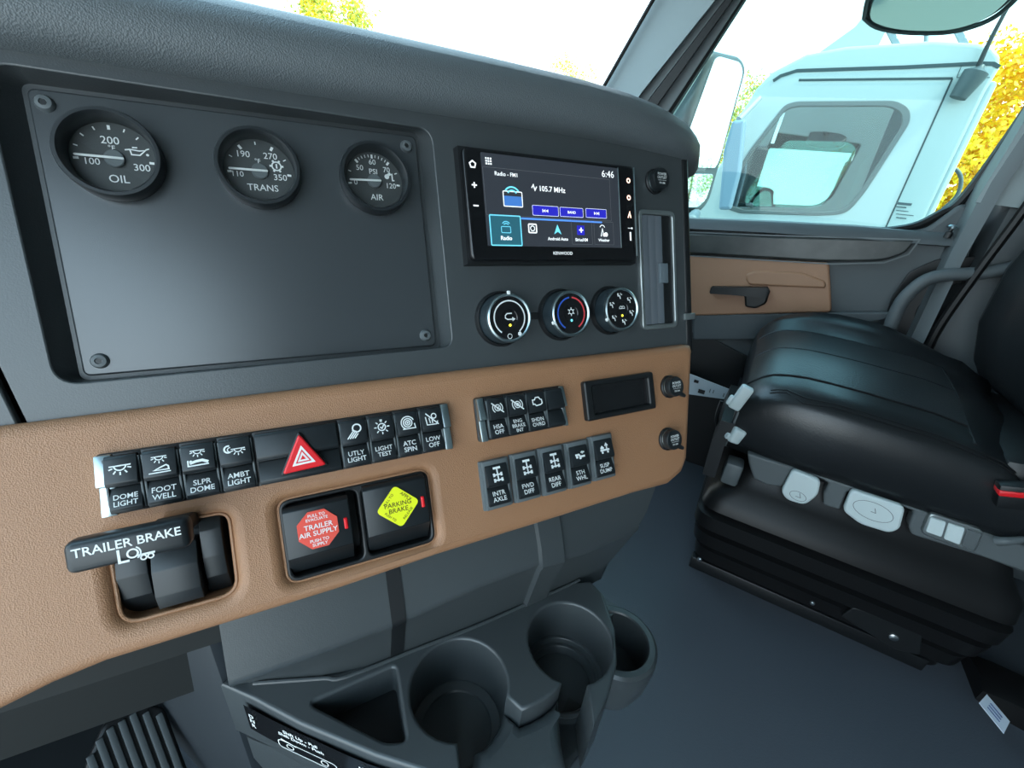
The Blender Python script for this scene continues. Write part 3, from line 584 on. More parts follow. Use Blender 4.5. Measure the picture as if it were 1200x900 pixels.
# ------------------------------------------------------------------ brake valves and trailer brake lever
pu, pv = (podr[0] + podr[2]) / 2, (podr[1] + podr[3]) / 2; pw, ph = (podr[2] - podr[0]) / 2, (podr[3] - podr[1]) / 2
vb = thing('valve_housing', 'black recessed housing holding the two square brake knobs', 'housing', TRIM @ T(pu, pv, BN))
hol = [rr(-pw + .004, -ph + .004, -.002, ph - .004, .006), rr(.002, -ph + .004, pw - .004, ph - .004, .006)]
part('surround', MB().plate(rr(-pw + .0005, -ph + .0005, pw - .0005, ph - .0005, .009), hol, -.003, .028, .0015), BLACK, vb)
part('back_plate', MB().box(-pw + .002, pw - .002, -ph + .002, ph - .002, -.034, -.0305), BLACK, vb)
def valve(px, label, face):
    q = [BP(x, y, BN + .004) for x, y in px]; u0, u1 = (q[0][0] + q[3][0]) / 2, (q[1][0] + q[2][0]) / 2; v1, v0 = (q[0][1] + q[1][1]) / 2, (q[2][1] + q[3][1]) / 2
    t = thing('brake_knob', label, 'knob', TRIM @ T((u0 + u1) / 2, (v0 + v1) / 2, BN)); a, h = (u1 - u0) / 2, (v1 - v0) / 2
    b = MB(); b.add(prism([(h, -.029), (h, .001), (h - .003, .0045), (-h * .38, .0055), (-h * .46, .003), (-h * .95, -.009), (-h, -.013), (-h, -.029)], -a, a)); part('knob_body', b, KEY, t)
    i = MB().plate(rr(a * .78, h * .08, a * .78 + .0028, h * .40, .0008), (), .0066, .003, .0008); part('indicator', i, RED, t, 'red indicator window')
    return t, a, h
t, a, h = valve([(331, 597), (408, 581), (417, 660), (340, 683)], 'black square brake knob with red octagon reading TRAILER AIR SUPPLY', None)
oc = (-a * .02, h * .27); R_ = a * .66
lb = part('label', MB().plate([(oc[0] + R_ * math.cos(math.radians(22.5 + 45 * i)), oc[1] + R_ * math.sin(math.radians(22.5 + 45 * i))) for i in range(8)], (), .0062, .001), REDL, t, 'red octagonal label', M=RX(math.radians(-1.5)))
b = MB(); b.text('TRAILER', width=R_ * 1.32, at=(oc[0] + .0005, oc[1] + R_ * .16), z=.0064, bold=.01); b.text('AIR SUPPLY', width=R_ * 1.78, at=(oc[0], oc[1] - R_ * .17), z=.0064, bold=.01)
b.text('PULL TO\nEVACUATE', width=R_ * 1.0, at=(oc[0], oc[1] + R_ * .62), z=.0064, bold=.012); b.text('PUSH TO\nSUPPLY', width=R_ * .86, at=(oc[0], oc[1] - R_ * .64), z=.0064, bold=.012); part('lettering', b, WHITE, lb)
t, a, h = valve([(425, 571), (497, 557), (507, 634), (434, 656)], 'black square brake knob with yellow diamond reading PARKING BRAKE', None)
oc = (a * .02, h * .28); R_ = a * .70
lb = part('label', MB().plate(rpoly([(oc[0] + R_ * math.cos(math.radians(90 * i + 3)), oc[1] + R_ * math.sin(math.radians(90 * i + 3))) for i in range(4)], .004), (), .0062, .001), YEL, t, 'yellow diamond label')
b = MB(); b.text('PARKING', width=R_ * 1.22, at=(oc[0], oc[1] + R_ * .13), z=.0064, bold=.004); b.text('BRAKE', width=R_ * .88, at=(oc[0], oc[1] - R_ * .15), z=.0064, bold=.004)
for wd_, sx_, sy_, ro in [('PULL TO', -1, 1, 45), ('APPLY', 1, 1, -45), ('PUSH TO', -1, -1, -45), ('RELEASE', 1, -1, 45)]:
    b.text(wd_, width=R_ * .62, at=(oc[0] + sx_ * R_ * .40, oc[1] + sy_ * R_ * .40), z=.0064, rot=math.radians(ro), bold=.002)
part('lettering', b, mat('black_print', (.02, .02, .0), .6), lb)
# trailer brake hand lever
pk = np.array(pocket); k0, k1 = pk.min(0), pk.max(0); kc = (k0 + k1) / 2
tb = thing('trailer_brake_lever', 'black hand lever bar reading TRAILER BRAKE in its square dash pocket', 'lever', TRIM @ T(kc[0], kc[1], BN)); a, h = (k1 - k0) / 2
part('pocket_back', MB().box(-a - .003, a + .003, -h - .003, h + .003, -.033, -.030), BLACK, tb)
tq = [BP(x, y, BN - .006) for x, y in [(178, 640), (233, 622), (237, 703), (186, 716)]]; tq = [(p[0] - kc[0], p[1] - kc[1]) for p in tq]; tx0, tx1, ty0 = (tq[0][0] + tq[3][0]) / 2, (tq[1][0] + tq[2][0]) / 2, (tq[2][1] + tq[3][1]) / 2
camp = [(h * .95, -.029), (h * .95, -.011), (h * .6, -.006), (0, -.0045), (-h * .5, -.008), (-h * .97, -.020), (-h * .97, -.029)]
b = MB(); b.add(prism(camp, -a * .98, tx0 - .003)); b.add(prism(camp, tx1 + .002, a * .82)); b.add(prism([(y, z - .012) for y, z in camp], tx0 - .004, tx1 + .003)); part('pocket_cam', b, KEY, tb)
NL = BN + .045
lq = [BP(x, y, NL) for x, y in [(70, 640), (216, 606), (228, 641), (76, 677)]]; lq = [(p[0] - kc[0], p[1] - kc[1]) for p in lq]
lx0, lx1, ly0, ly1 = (lq[0][0] + lq[3][0]) / 2, (lq[1][0] + lq[2][0]) / 2, (lq[2][1] + lq[3][1]) / 2, (lq[0][1] + lq[1][1]) / 2
bar = part('lever_bar', MB().box(lx0, lx1, ly0, ly1, .030, .045, .0045, 3), KEY, tb)
b = MB(); b.add(prism([(ty0 + .045, -.02), (ty0 + .045, -.004), (ty0 + .03, .001), (ty0 + .012, .0005), (ty0 + .002, -.004), (ty0, -.010), (ty0, -.02)], tx0, tx1)); part('tongue', b, KEY, tb)
b = MB(); b.add(prism([(ly1 - .004, .032), (ly1 - .004, .01), (ly1 - .012, -.02), (ly0 + .002, -.02), (ly0 + .006, .032)], lx1 - .024, lx1 - .004)); part('stalk', b, BLACK, tb)
b = MB(); cx, cy = (lx0 + lx1) / 2, (ly0 + ly1) / 2; bw, bh = lx1 - lx0, ly1 - ly0
b.text('TRAILER BRAKE', width=bw * .86, at=(cx, cy + bh * .14), z=.0453, bold=.012)
ic = (cx + bw * .02, cy - bh * .24); b.ring(*ic, bh * .13, bh * .05); b.ring(*ic, bh * .2, bh * .04, 0, -60, 60); b.rib([(ic[0] - bh * .34, ic[1] + bh * .2), (ic[0] - bh * .34, ic[1] - bh * .2), (ic[0] - bh * .1, ic[1] - bh * .2)], bh * .07); b.rib([(ic[0] + bh * .1, ic[1] - bh * .1), (ic[0] + bh * .55, ic[1] - bh * .1)], bh * .06); b.ring(ic[0] + bh * .25, ic[1] - bh * .2, bh * .07, bh * .04); b.ring(ic[0] + bh * .43, ic[1] - bh * .2, bh * .07, bh * .04)
for v in b.bm.verts: v.co.z = .0453
part('lettering', b, WHITE, bar, 'white lettering and brake symbol')

# ------------------------------------------------------------------ gauge plate and gauges
pl = rect(DP, [(30, 101.5), (486, 160), (512, 405), (97.5, 441)], 0.0); pu, pv = (pl[0] + pl[2]) / 2, (pl[1] + pl[3]) / 2; pw, ph = (pl[2] - pl[0]) / 2, (pl[3] - pl[1]) / 2
gp = thing('gauge_plate', 'large flat dark plate carrying three round gauges, screwed at its corners', 'instrument panel', DASH @ T(pu, pv, 0))
part('plate', MB().plate(rr(-pw, -ph, pw, ph, .005), (), 0, .0035, .0012), PLATE, gp)
for x, y in [(51, 120), (476.5, 171), (499, 393), (116, 423)]:
    q = DP(x, y, .002); M = T(q[0] - pu, q[1] - pv, 0)
    s_ = part('screw', MB().lathe([(0, .0026), (.0018, .0026), (.0022, .0034), (.0042, .0030), (.0052, .0012), (.0054, 0)], 20), GREYP, gp, M=M)
    part('socket', MB().disc(0, 0, .0019, .0027, 6), BLACK, s_)
def gauge(uv, label, face, words, big, symb, needle, ticks, bold_t, facec):
    kk = (.4023 - .0145) / (.4023 - .0094); Rg = .06446 * .45 * kk; t = thing('gauge', label, 'gauge', DASH @ T(-.1995 + (uv[0] * .45 + .1995) * kk, .0358 + (uv[1] * .45 - .0358) * kk, 0), 'round gauges on the dash plate')
    hz_ = .0145
    part('bezel', MB().lathe([(Rg * .97, 0), (Rg, .002), (Rg, hz_ - .002), (Rg * .97, hz_), (Rg * .90, hz_), (Rg * .85, hz_ - .0018), (Rg * .835, .0008)], 64), KEY, t)
    fc = part('dial', MB().lathe([(Rg * .84, .0008), (0, .0010)], 64), facec, t, 'dark dial face')
    b = MB(); z = .0014
    for an, ln, wd_ in ticks:
        c, s = math.cos(math.radians(an)), math.sin(math.radians(an)); b.rib([(Rg * .76 * c, Rg * .76 * s), (Rg * (.76 - ln) * c, Rg * (.76 - ln) * s)], wd_)
    for wd_, x, y, hh_ in words: b.text(wd_, height=hh_ * Rg, at=(x * Rg, y * Rg), bold=.004)
    if symb == 'oil':
        o_ = (.42 * Rg, .20 * Rg); b.rib([(o_[0] - .2 * Rg, o_[1] + .03 * Rg), (o_[0] - .1 * Rg, o_[1] + .05 * Rg), (o_[0] - .08 * Rg, o_[1] - .07 * Rg), (o_[0] + .08 * Rg, o_[1] - .07 * Rg), (o_[0] + .2 * Rg, o_[1] + .05 * Rg), (o_[0] + .08 * Rg, o_[1] + .03 * Rg), (o_[0] - .08 * Rg, o_[1] + .05 * Rg)], Rg * .03); b.rib([(o_[0] - .05 * Rg, o_[1] + .1 * Rg), (o_[0] + .05 * Rg, o_[1] + .1 * Rg)], Rg * .03); b.disc(o_[0] + .23 * Rg, o_[1] - .05 * Rg, .03 * Rg)
    elif symb == 'gear':
        o_ = (.42 * Rg, .17 * Rg); b.ring(*o_, .11 * Rg, .035 * Rg); sun_rays(b, *o_, .12 * Rg, .17 * Rg, range(0, 360, 60), .05 * Rg); b.rib([(o_[0], o_[1] + .06 * Rg), (o_[0], o_[1] - .06 * Rg)], .04 * Rg)
    else:
        o_ = (.45 * Rg, .16 * Rg); b.disc(o_[0] - .06 * Rg, o_[1], .07 * Rg); b.rib([(o_[0] - .1 * Rg, o_[1]), (o_[0] + .06 * Rg, o_[1] + .1 * Rg)], .08 * Rg); b.rib([(o_[0] + .1 * Rg, o_[1] + .1 * Rg), (o_[0] + .1 * Rg, o_[1] - .1 * Rg), (o_[0] + .16 * Rg, o_[1] - .1 * Rg)], .04 * Rg)
    for v in b.bm.verts: v.co.z = z
    part('scale_print', b, WHITE, fc, 'white scale and lettering')
    nd = part('needle', MB().add(prism([(-.0009, .0034), (-.0006, .0044), (.0006, .0044), (.0009, .0034)], -Rg * .72, Rg * .20)), WHITE, t, 'white needle', M=RZ(math.radians(needle)))
    part('hub', MB().lathe([(Rg * .20, .0008), (Rg * .20, .0026), (Rg * .18, .0032), (0, .0033)], 28), GREYP, t)
    part('lens', MB().lathe([(Rg * .86, hz_ - .0035), (0, hz_ - .003)], 48), GGLASS, t, 'clear gauge lens')
    return t
GGLASS = glass('gauge_glass', (.96, .97, .97), .035)
DIAL = mat('dial_face', (.045, .050, .050), .5)
tk = lambda A_: A_
g1 = [(170 - 10 + 20 * 0, .12, .0009)]
gauge((-.6533, .3887), 'largest looking gauge with white scale to 300, lettered OIL', None, [('200', -.03, .42, .17), ('°F', -.02, .25, .12), ('100', -.42, -.09, .15), ('300', .50, -.16, .16), ('OIL', .02, -.46, .18)], None, 'oil', -1,
      [(183, .10, .0016), (160, .08, .0008), (137, .08, .0008), (114, .08, .0008), (91, .10, .0016), (68, .08, .0008), (46, .08, .0008), (23, .08, .0008), (-3, .10, .0016)], 0, DIAL)
gauge((-.4569, .3870), 'middle gauge of the dash plate with scale to 350, lettered TRANS', None, [('190', -.33, .42, .16), ('270', .30, .42, .16), ('°F', -.02, .27, .12), ('110', -.52, -.10, .14), ('350', .48, -.12, .16), ('TRANS', .02, -.42, .17)], None, 'gear', 0,
      [(184, .10, .0016), (152, .08, .0008), (124, .11, .0018), (92, .08, .0008), (60, .11, .0018), (28, .08, .0008), (-4, .10, .0016)], 0, DIAL)
gauge((-.2629, .3855), 'smallest looking gauge beside the radio with scale to 120, lettered AIR', None, [('50', -.38, .36, .15), ('60', .0, .55, .15), ('70', .40, .36, .15), ('PSI', 0, .28, .15), ('0', -.54, -.06, .15), ('120', .50, -.10, .15), ('AIR', .03, -.46, .17)], None, 'seat', 2,
      [(188, .10, .0014), (160, .08, .0008), (130, .11, .0018)] + [(130 - 8 * i, .08, .0006) for i in range(1, 5)] + [(90, .11, .0016)] + [(90 - 8 * i, .08, .0006) for i in range(1, 5)] + [(50, .11, .0018), (22, .08, .0008), (-6, .10, .0014)], 0, DIAL)

# ------------------------------------------------------------------ radio
NRD = NF + .015
rq = rect(DP, [(543, 169.5), (744, 196), (746.5, 302), (552, 309)], NRD); ru, rv = (rq[0] + rq[2]) / 2, (rq[1] + rq[3]) / 2; rw, rh = (rq[2] - rq[0]) / 2, (rq[3] - rq[1]) / 2
rad = thing('car_radio', 'wide touchscreen radio with lit screen showing the time 6:46', 'radio', DASH @ T(ru, rv, 0))
part('body', MB().loft([[(x * (rw + .003), y * (rh + .003), NF - .002) for x, y in ((-1, -1), (1, -1), (1, 1), (-1, 1))], [(x * (rw + .002), y * (rh + .002), NRD - .006) for x, y in ((-1, -1), (1, -1), (1, 1), (-1, 1))]]), BLACK, rad)
part('bezel', MB().plate(rr(-rw, -rh, rw, rh, .006), (), NRD, .010, .0025, 3), GLOSS, rad)
def Z3(x, y): p = DP(520 + x / 4, 150 + y / 4, NRD); return (p[0] - ru, p[1] - rv)
c0, c1, c2, c3 = Z3(172, 118), Z3(818, 186), Z3(828, 562), Z3(206, 552)
su0, sv0, su1, sv1 = (c0[0] + c3[0]) / 2, (c2[1] + c3[1]) / 2, (c1[0] + c2[0]) / 2, (c0[1] + c1[1]) / 2
def emat(n, c, e): return mat(n, c, .25, emit=e)
scr = part('screen', MB().plate(rr(su0, sv0, su1, sv1, .001), (), NRD + .0003, .0006), mat('screen_glow', (.030, .034, .042), .10, emit=.22), rad, 'lit display')
ZS = NRD + .0005
def at3(x, y): return Z3(x, y)
def wpx(w_): return w_ * (Z3(600, 300)[0] - Z3(500, 300)[0]) / 100
def panel(name, x, y, w_, h_, m, z=0, r=.0006):
    c = at3(x, y); a = wpx(w_) / 2; k = wpx(h_) / 2 * .92
    return part(name, MB().plate(rr(c[0] - a, c[1] - k, c[0] + a, c[1] + k, r), (), ZS + .0002 + z, .0003), m, scr)
UIW = emat('ui_white', (.6, .64, .66), .55); UIB = emat('ui_blue', (.015, .015, .30), .45); UIC = emat('ui_cyan', (.10, .40, .52), .6); UIT = emat('ui_teal', (.02, .09, .12), .30); UIG = emat('ui_grey', (.10, .11, .12), .4); UIO = emat('ui_orange', (.9, .55, .4), .9); UIL = emat('ui_lit_blue', (.06, .18, .55), .5)
for x, y, w_ in [(475, 390, 116), (597, 397, 110), (712, 402, 104)]: panel('touch_button', x, y, w_, 40, UIB)
panel('tile', 290, 482, 126, 116, UIT); panel('glow_bar', 560, 434, 380, 7, UIL); panel('tile', 641, 480, 36, 40, UIB); panel('radio_picture', 322, 345, 76, 40, emat('ui_mid_blue', (.04, .13, .36), .4))
b = MB(); z = ZS + .0007
def frame_px(x, y, w_, h_, wd_): c = at3(x, y); a = wpx(w_) / 2; k = wpx(h_) / 2 * .92; b.rib(rr(c[0] - a, c[1] - k, c[0] + a, c[1] + k, .001), wd_, 0, True)
frame_px(290, 482, 126, 116, .0011)
b2_ = b; c = at3(320, 335)
for r in (34, 22): b.ring(c[0], at3(320, 300)[1] - wpx(18), wpx(r), wpx(6), 0, 35, 145, 10)
c = at3(290, 455)
for r in (18, 11): b.ring(c[0], c[1] - wpx(6), wpx(r), wpx(3), 0, 35, 145, 8)
frame_px(290, 478, 38, 24, .0006)
c = at3(531, 478); b.poly([(c[0], c[1] + wpx(20)), (c[0] + wpx(17), c[1] - wpx(18)), (c[0], c[1] - wpx(8)), (c[0] - wpx(17), c[1] - wpx(18))])
for v in b.bm.verts: v.co.z = z
part('cyan_print', b, UIC, scr)['kind'] = 'stuff'
b = MB(); frame_px(322, 335, 78, 58, .0008); frame_px(475, 390, 116, 40, .0003); frame_px(597, 397, 110, 38, .0003); frame_px(712, 402, 104, 38, .0003);  frame_px(414, 472, 34, 34, .0012)
c = at3(414, 472); b.ring(*c, wpx(9), wpx(3)); c = at3(207, 157); [b.poly([(c[0] + wpx(i * 9 - 3), c[1] + wpx(j * 9 - 3)), (c[0] + wpx(i * 9 + 3), c[1] + wpx(j * 9 - 3)), (c[0] + wpx(i * 9 + 3), c[1] + wpx(j * 9 + 3)), (c[0] + wpx(i * 9 - 3), c[1] + wpx(j * 9 + 3))]) for i in (-1, 0, 1) for j in (-1, 0, 1)]
for body, x, y, w_, bd in [('Radio - FM1', 290, 219, 92, .008), ('105.7 MHz', 508, 290, 116, .012), ('6:46', 766, 218, 62, .0), ('BAND', 597, 397, 38, .02), ('Radio', 292, 517, 46, .02), ('Android Auto', 533, 521, 94, .02), ('SiriusXM', 643, 525, 60, .02), ('Weather', 748, 527, 58, .02)]:
    b.text(body, width=wpx(w_), at=at3(x, y), bold=bd)
for x, y, sg in [(475, 390, -1), (712, 402, 1)]:
    c = at3(x, y)
    for k in (-7, 5): b.poly([(c[0] + wpx(k - 5 * sg + 1), c[1] + wpx(6)), (c[0] + wpx(k - 5 * sg + 1), c[1] - wpx(6)), (c[0] + wpx(k + 5 * sg + 1), c[1])])
    b.rib([(c[0] + wpx(13 * sg), c[1] + wpx(6)), (c[0] + wpx(13 * sg), c[1] - wpx(6))], wpx(3))
c = at3(641, 480); b.rib([(c[0] - wpx(10), c[1]), (c[0] + wpx(10), c[1])], wpx(5)); b.rib([(c[0], c[1] - wpx(10)), (c[0], c[1] + wpx(10))], wpx(5))
c = at3(741, 486); b.rib([(c[0] - wpx(8), c[1] - wpx(20)), (c[0], c[1] + wpx(10)), (c[0] + wpx(8), c[1] - wpx(20))], wpx(4)); b.ring(c[0], c[1] + wpx(12), wpx(13), wpx(3), 0, 20, 160, 8); b.disc(c[0] + wpx(18), c[1] - wpx(12), wpx(9)); b.disc(c[0] + wpx(8), c[1] - wpx(14), wpx(7))
c = at3(422, 281); b.rib([(c[0] - wpx(12), c[1] - wpx(2)), (c[0] - wpx(4), c[1] + wpx(10)), (c[0] + wpx(2), c[1] - wpx(10)), (c[0] + wpx(10), c[1] + wpx(4))], wpx(4))
for v in b.bm.verts: v.co.z = z
part('white_print', b, UIW, scr)['kind'] = 'stuff'
b = MB(); frame_px(505, 320, 570, 180, .00022); frame_px(748, 495, 100, 100, .00022); frame_px(645, 492, 100, 100, .00022)
for v in b.bm.verts: v.co.z = z
part('grey_print', b, UIG, scr)
bz = [o for o in rad.children if o.name.startswith('bezel')][0]
b = MB(); b.text('KENWOOD', width=wpx(90), at=at3(559, 587), bold=0)
c = at3(135, 170); b.rib([(c[0] + wpx(12) * math.cos(math.radians(90 + 72 * i)), c[1] + wpx(12) * math.sin(math.radians(90 + 72 * i))) for i in range(5)], wpx(5), 0, True)
c = at3(143, 267); b.rib([(c[0] - wpx(10), c[1]), (c[0] + wpx(10), c[1])], wpx(5)); b.rib([(c[0], c[1] - wpx(10)), (c[0], c[1] + wpx(10))], wpx(5))
c = at3(151, 364); b.rib([(c[0] - wpx(10), c[1]), (c[0] + wpx(10), c[1])], wpx(5)); c = at3(875, 508); b.rib([(c[0], c[1] - wpx(18)), (c[0], c[1] + wpx(18))], wpx(8)); c = at3(873, 470); b.rib([(c[0] - wpx(12), c[1]), (c[0] + wpx(12), c[1])], wpx(2)); b.disc(c[0] + wpx(10), c[1], wpx(4))
for v in b.bm.verts: v.co.z = NRD + .0002
part('white_print', b, UIW, bz)['kind'] = 'stuff'
b = MB()
for x, y in [(865, 247), (867, 327)]: c = at3(x, y); b.ring(*c, wpx(8), wpx(5))
c = at3(870, 408); b.rib([(c[0] - wpx(8), c[1] - wpx(12)), (c[0] - wpx(2), c[1] + wpx(2)), (c[0] + wpx(2), c[1] + wpx(12)), (c[0] + wpx(8), c[1] - wpx(12))], wpx(5))
for v in b.bm.verts: v.co.z = NRD + .0002
part('orange_print', b, UIO, bz)
b = MB()
for xa, ya, xb, yb in [(819, 186, 829, 562), (892, 186, 905, 600)]: p, q = at3(xa, ya), at3(xb, yb); x = (p[0] + q[0]) / 2; b.box(x - .0005, x + .0005, q[1], p[1], NRD - .001, NRD + .0006, .0003)
part('edge_strip', b, CHROME, rad, 'two slim bright edge strips')

# ------------------------------------------------------------------ climate knobs
for i, (bx, by, lab_) in enumerate([(586, 374, 'left climate knob with white arc and recirculation arrow'), (656, 369, 'middle climate knob with blue and red temperature arc'), (714, 364, 'right climate knob ringed by airflow symbols, next to the vent')]):
    q = DP(bx, by, NF); t = thing('climate_knob', lab_, 'knob', DASH @ T(q[0], q[1], NF), 'climate control knobs')
    RK = .0228; hk = .0225
    part('collar', MB().lathe([(RK + .004, 0), (RK + .0040, .003), (RK + .0025, .006), (RK + .002, .006), (RK + .002, 0)], 56), BLACK, t)
    part('grip', MB().lathe([(RK + .0015, .002), (RK + .0005, hk - .004), (RK, hk - .0015), (RK - .001, hk - .0004)], 56), mat('knob_blue_black', (.02, .03, .036), .3), t)
    part('ring', MB().lathe([(RK, hk - .0045), (RK + .0004, hk - .003), (RK - .0002, hk - .0008), (RK - .0016, hk), (RK - .0026, hk - .0008), (RK - .003, hk - .002)], 56), CHROME, t, 'satin silver ring')
    fc = part('face', MB().lathe([(RK - .0024, hk - .0014), (.0085, hk - .0014), (.0078, hk - .0020), (0, hk - .0020)], 56), GLOSS, t)
    a_ = math.radians((88, 200, 205)[i]); part('pointer', MB().box(-.0016, .0016, -.0022, .0022, -.001, .001, .0006), WHITE, t, 'white pointer mark', M=T(RK * math.cos(a_), RK * math.sin(a_), hk - .0012) @ RZ(a_ - PI / 2))
    b = MB(); z = hk - .0012
    if i == 0:
        b.ring(0, 0, RK * .70, .0013, z, -55, 235, 36); b.ring(-RK * .05, -RK * .75 , RK * .10, .0006, z, 0, 360, 14); b.disc(RK * .42, -RK * .68, RK * .10, z, 5)
        b.rib([(RK * .12, RK * .18), (-RK * .1, RK * .18), (-RK * .19, RK * .1), (-RK * .19, -RK * 0), (-RK * .1, -RK * .06), (RK * .14, -RK * .06)], .0011, z); b.poly([(RK * .12, RK * .03), (RK * .12, -RK * .15), (RK * .26, -RK * .06)], z)
        part('face_print', b, WHITE, fc, 'white arc and arrow')
    elif i == 1:
        b.ring(0, 0, RK * .70, .0016, z, 95, 240, 24); part('cold_arc', b, BLUEP, fc, 'blue arc'); b = MB(); b.ring(0, 0, RK * .70, .0016, z, -60, 85, 24); part('hot_arc', b, REDP, fc, 'red arc')
        b = MB(); b.ring(0, RK * .08, RK * .10, .0008, z); sun_rays(b, 0, RK * .08, RK * .1, RK * .19, range(30, 390, 60), .001)
        for v in b.bm.verts: v.co.z = z
        part('face_print', b, WHITE, fc, 'white snowflake mark')
    else:
        for k in range(6):
            an = math.radians(100 - 60 * k); c = (RK * .62 * math.cos(an), RK * .62 * math.sin(an)); s = RK * .13
            b.disc(c[0] - s * .8, c[1] + s * .7, s * .35, z, 10); b.rib([(c[0] - s, c[1] + s * .1), (c[0], c[1] + s * .1), (c[0] + s * .3, c[1] - s)], s * .4, z); b.rib([(c[0] + s * .2, c[1] + s), (c[0] + s, c[1] + s * .4)], s * .3, z)
        for k in (0, 1): b.ring(-RK * .07 + k * RK * .14, RK * .06, RK * .08, .0007, z, 0, 180, 8)
        b.rib([(-RK * .17, RK * .03), (RK * .17, RK * .03)], .0007, z); part('face_print', b, WHITE, fc, 'white airflow symbols')
    b = MB(); b.disc(0, -RK * .30, RK * .055, z, 12); part('lamp', b, emat(('lamp_yellow', 'lamp_cyan', 'lamp_yellow')[i], ((.9, .75, .05), (.1, .6, .8), (.9, .75, .05))[i], 1), fc, 'small indicator lamp')
for xa, xb, y in [(618, 640, 370), (686, 700, 366)]:
    p, q = DP(xa, y, NF), DP(xb, y, NF); b = MB(); b.box(p[0], q[0], (p[1] + q[1]) / 2 - .0035, (p[1] + q[1]) / 2 + .0035, NF - .001, NF + .0012, .0006); part('knob_link', b, BLACK, dash, 'small black bridge between knobs')
# ------------------------------------------------------------------ air vent
vq = rect(DP, [(748.5, 244), (791, 248), (794.5, 384.5), (753, 386)], NF + .003); vu, vv = (vq[0] + vq[2]) / 2, (vq[1] + vq[3]) / 2; vw, vh = (vq[2] - vq[0]) / 2, (vq[3] - vq[1]) / 2
vt = thing('air_vent', 'tall air vent with silver frame and upright slats beside the radio', 'air vent', DASH @ T(vu, vv, NF))
part('frame', MB().plate(rr(-vw, -vh, vw, vh, .008), [rr(-vw + .0048, -vh + .0055, vw - .0048, vh - .0055, .004)], .0035, .0045, .0015, 3), SILV, vt, 'silver rounded frame')
part('box', MB().box(-vw + .004, vw - .004, -vh + .004, vh - .004, -.0015, .0005), BLACK, vt)
for i in range(3):
    x = -vw + .0100 + i * .0105
    b = MB(); b.loft([[(x - .0048, y, .0008), (x - .003, y, .0022), (x + .0035, y, .0030), (x + .0042, y, .0022), (x + .003, y, .0008)] for y in (-vh + .0062, vh - .0062)]); part('slat', b, mat('slat_grey', (.085, .10, .115), .5), vt)
part('slider', MB().box(-.0005, .0125, -.015, .008, .001, .0055, .001), mat('slider_grey', (.12, .15, .17), .5), vt)
# ------------------------------------------------------------------ power outlets
def outlet(M, label, rot, Rr, tab=True):
    t = thing('power_outlet', label, 'power outlet', M, 'capped power outlets')
    part('socket_ring', MB().lathe([(Rr * 1.12, 0), (Rr * 1.12, .002), (Rr * 1.02, .003), (Rr * .98, .002), (Rr * .98, -.002)], 40), BLACK, t)
    part('inner_ring', MB().lathe([(Rr * .97, 0), (Rr * .97, .0045), (Rr * .92, .005), (Rr * .9, .003)], 40), CHROME, t, 'thin bright ring')
    c = part('cap', MB().lathe([(Rr * .96, .004), (Rr * .98, .006), (Rr * .98, .0105), (Rr * .93, .012), (0, .0123)], 40), KEY, t)
    if tab: b = MB(); b.plate(rpoly([(Rr * .3, -Rr * .7), (Rr * .75, -Rr * .5), (Rr * 1.5, -Rr * 1.0), (Rr * 1.35, -Rr * 1.28), (Rr * .9, -Rr * 1.1)], .002), (), .009, .004, .001); part('pull_tab', b, KEY, t)
    b = MB(); b.text('POWER\nOUTLET', width=Rr * 1.15, at=(0, Rr * .22), z=.0125, bold=.008); b.text('12V-20A', width=Rr * .7, at=(0, -Rr * .42), z=.0125, bold=.02); b.rib([(-Rr * .5, -Rr * .18), (Rr * .5, -Rr * .18)], .0003)
    for v in b.bm.verts: v.co.z = .0125
    part('lettering', b, WHITE, c)
q = DP(771, 211, NF + .006); outlet(DASH @ T(q[0], q[1], NF), 'capped power outlet above the air vent', 0, .0123, False)
q = BP(789, 453, BN + .007); outlet(TRIM @ T(q[0], q[1], BN), 'capped power outlet on the brown panel, right of the blank display', 0, .0120)
q = BP(787, 515, BN + .007); outlet(TRIM @ T(q[0], q[1], BN), 'capped power outlet at the lower right corner of the brown panel', 0, .0120)

# ================================================================== PASSENGER SEAT
seat = thing('passenger_seat', 'black leather air-suspended passenger seat with pale grey levers on its side', 'seat', T(1.28, -.3, 0)); SI = seat.matrix_world.inverted()
XS = [1.055, 1.034, 1.028, 1.032, 1.048, 1.088, 1.13, 1.195, 1.26, 1.325, 1.39, 1.42, 1.452, 1.485, 1.508, 1.50]
ZS_ = [.385, .43, .50, .548, .569, .583, .588, .606, .616, .623, .630, .656, .680, .668, .60, .43]
def sect(y):
    dz = np.interp(y, [-.56, -.50, -.40, -.25, -.16, -.11, -.08, -.060], [-.06, -.025, -.008, 0, -.001, -.010, -.028, -.052])
    out = []
    for x, z in zip(XS, ZS_):
        far = np.interp(x, [1.03, 1.42, 1.46, 1.51], [0, 0, 1, 1]); f2 = far * np.interp(y, [-.52, -.45, -.33, -.20, -.06], [-.07, -.035, 0, 0, -.035])
        nc = np.interp(x, [1.02, 1.13], [1, 0]) * np.interp(y, [-.2, -.06], [0, .028])
        out.append((x + (nc if z > .3 else 0), y, z + dz * np.interp(z, [.40, .56], [0, 1]) + f2 * np.interp(z, [.45, .6], [0, 1]) - nc * .4 * (z > .5)))
    return out
ys = [-.57, -.54, -.50, -.46, -.40, -.34, -.28, -.22, -.17, -.135, -.105, -.085, -.07, -.060]
rings = [sect(y) for y in ys]
last = rings[-1]
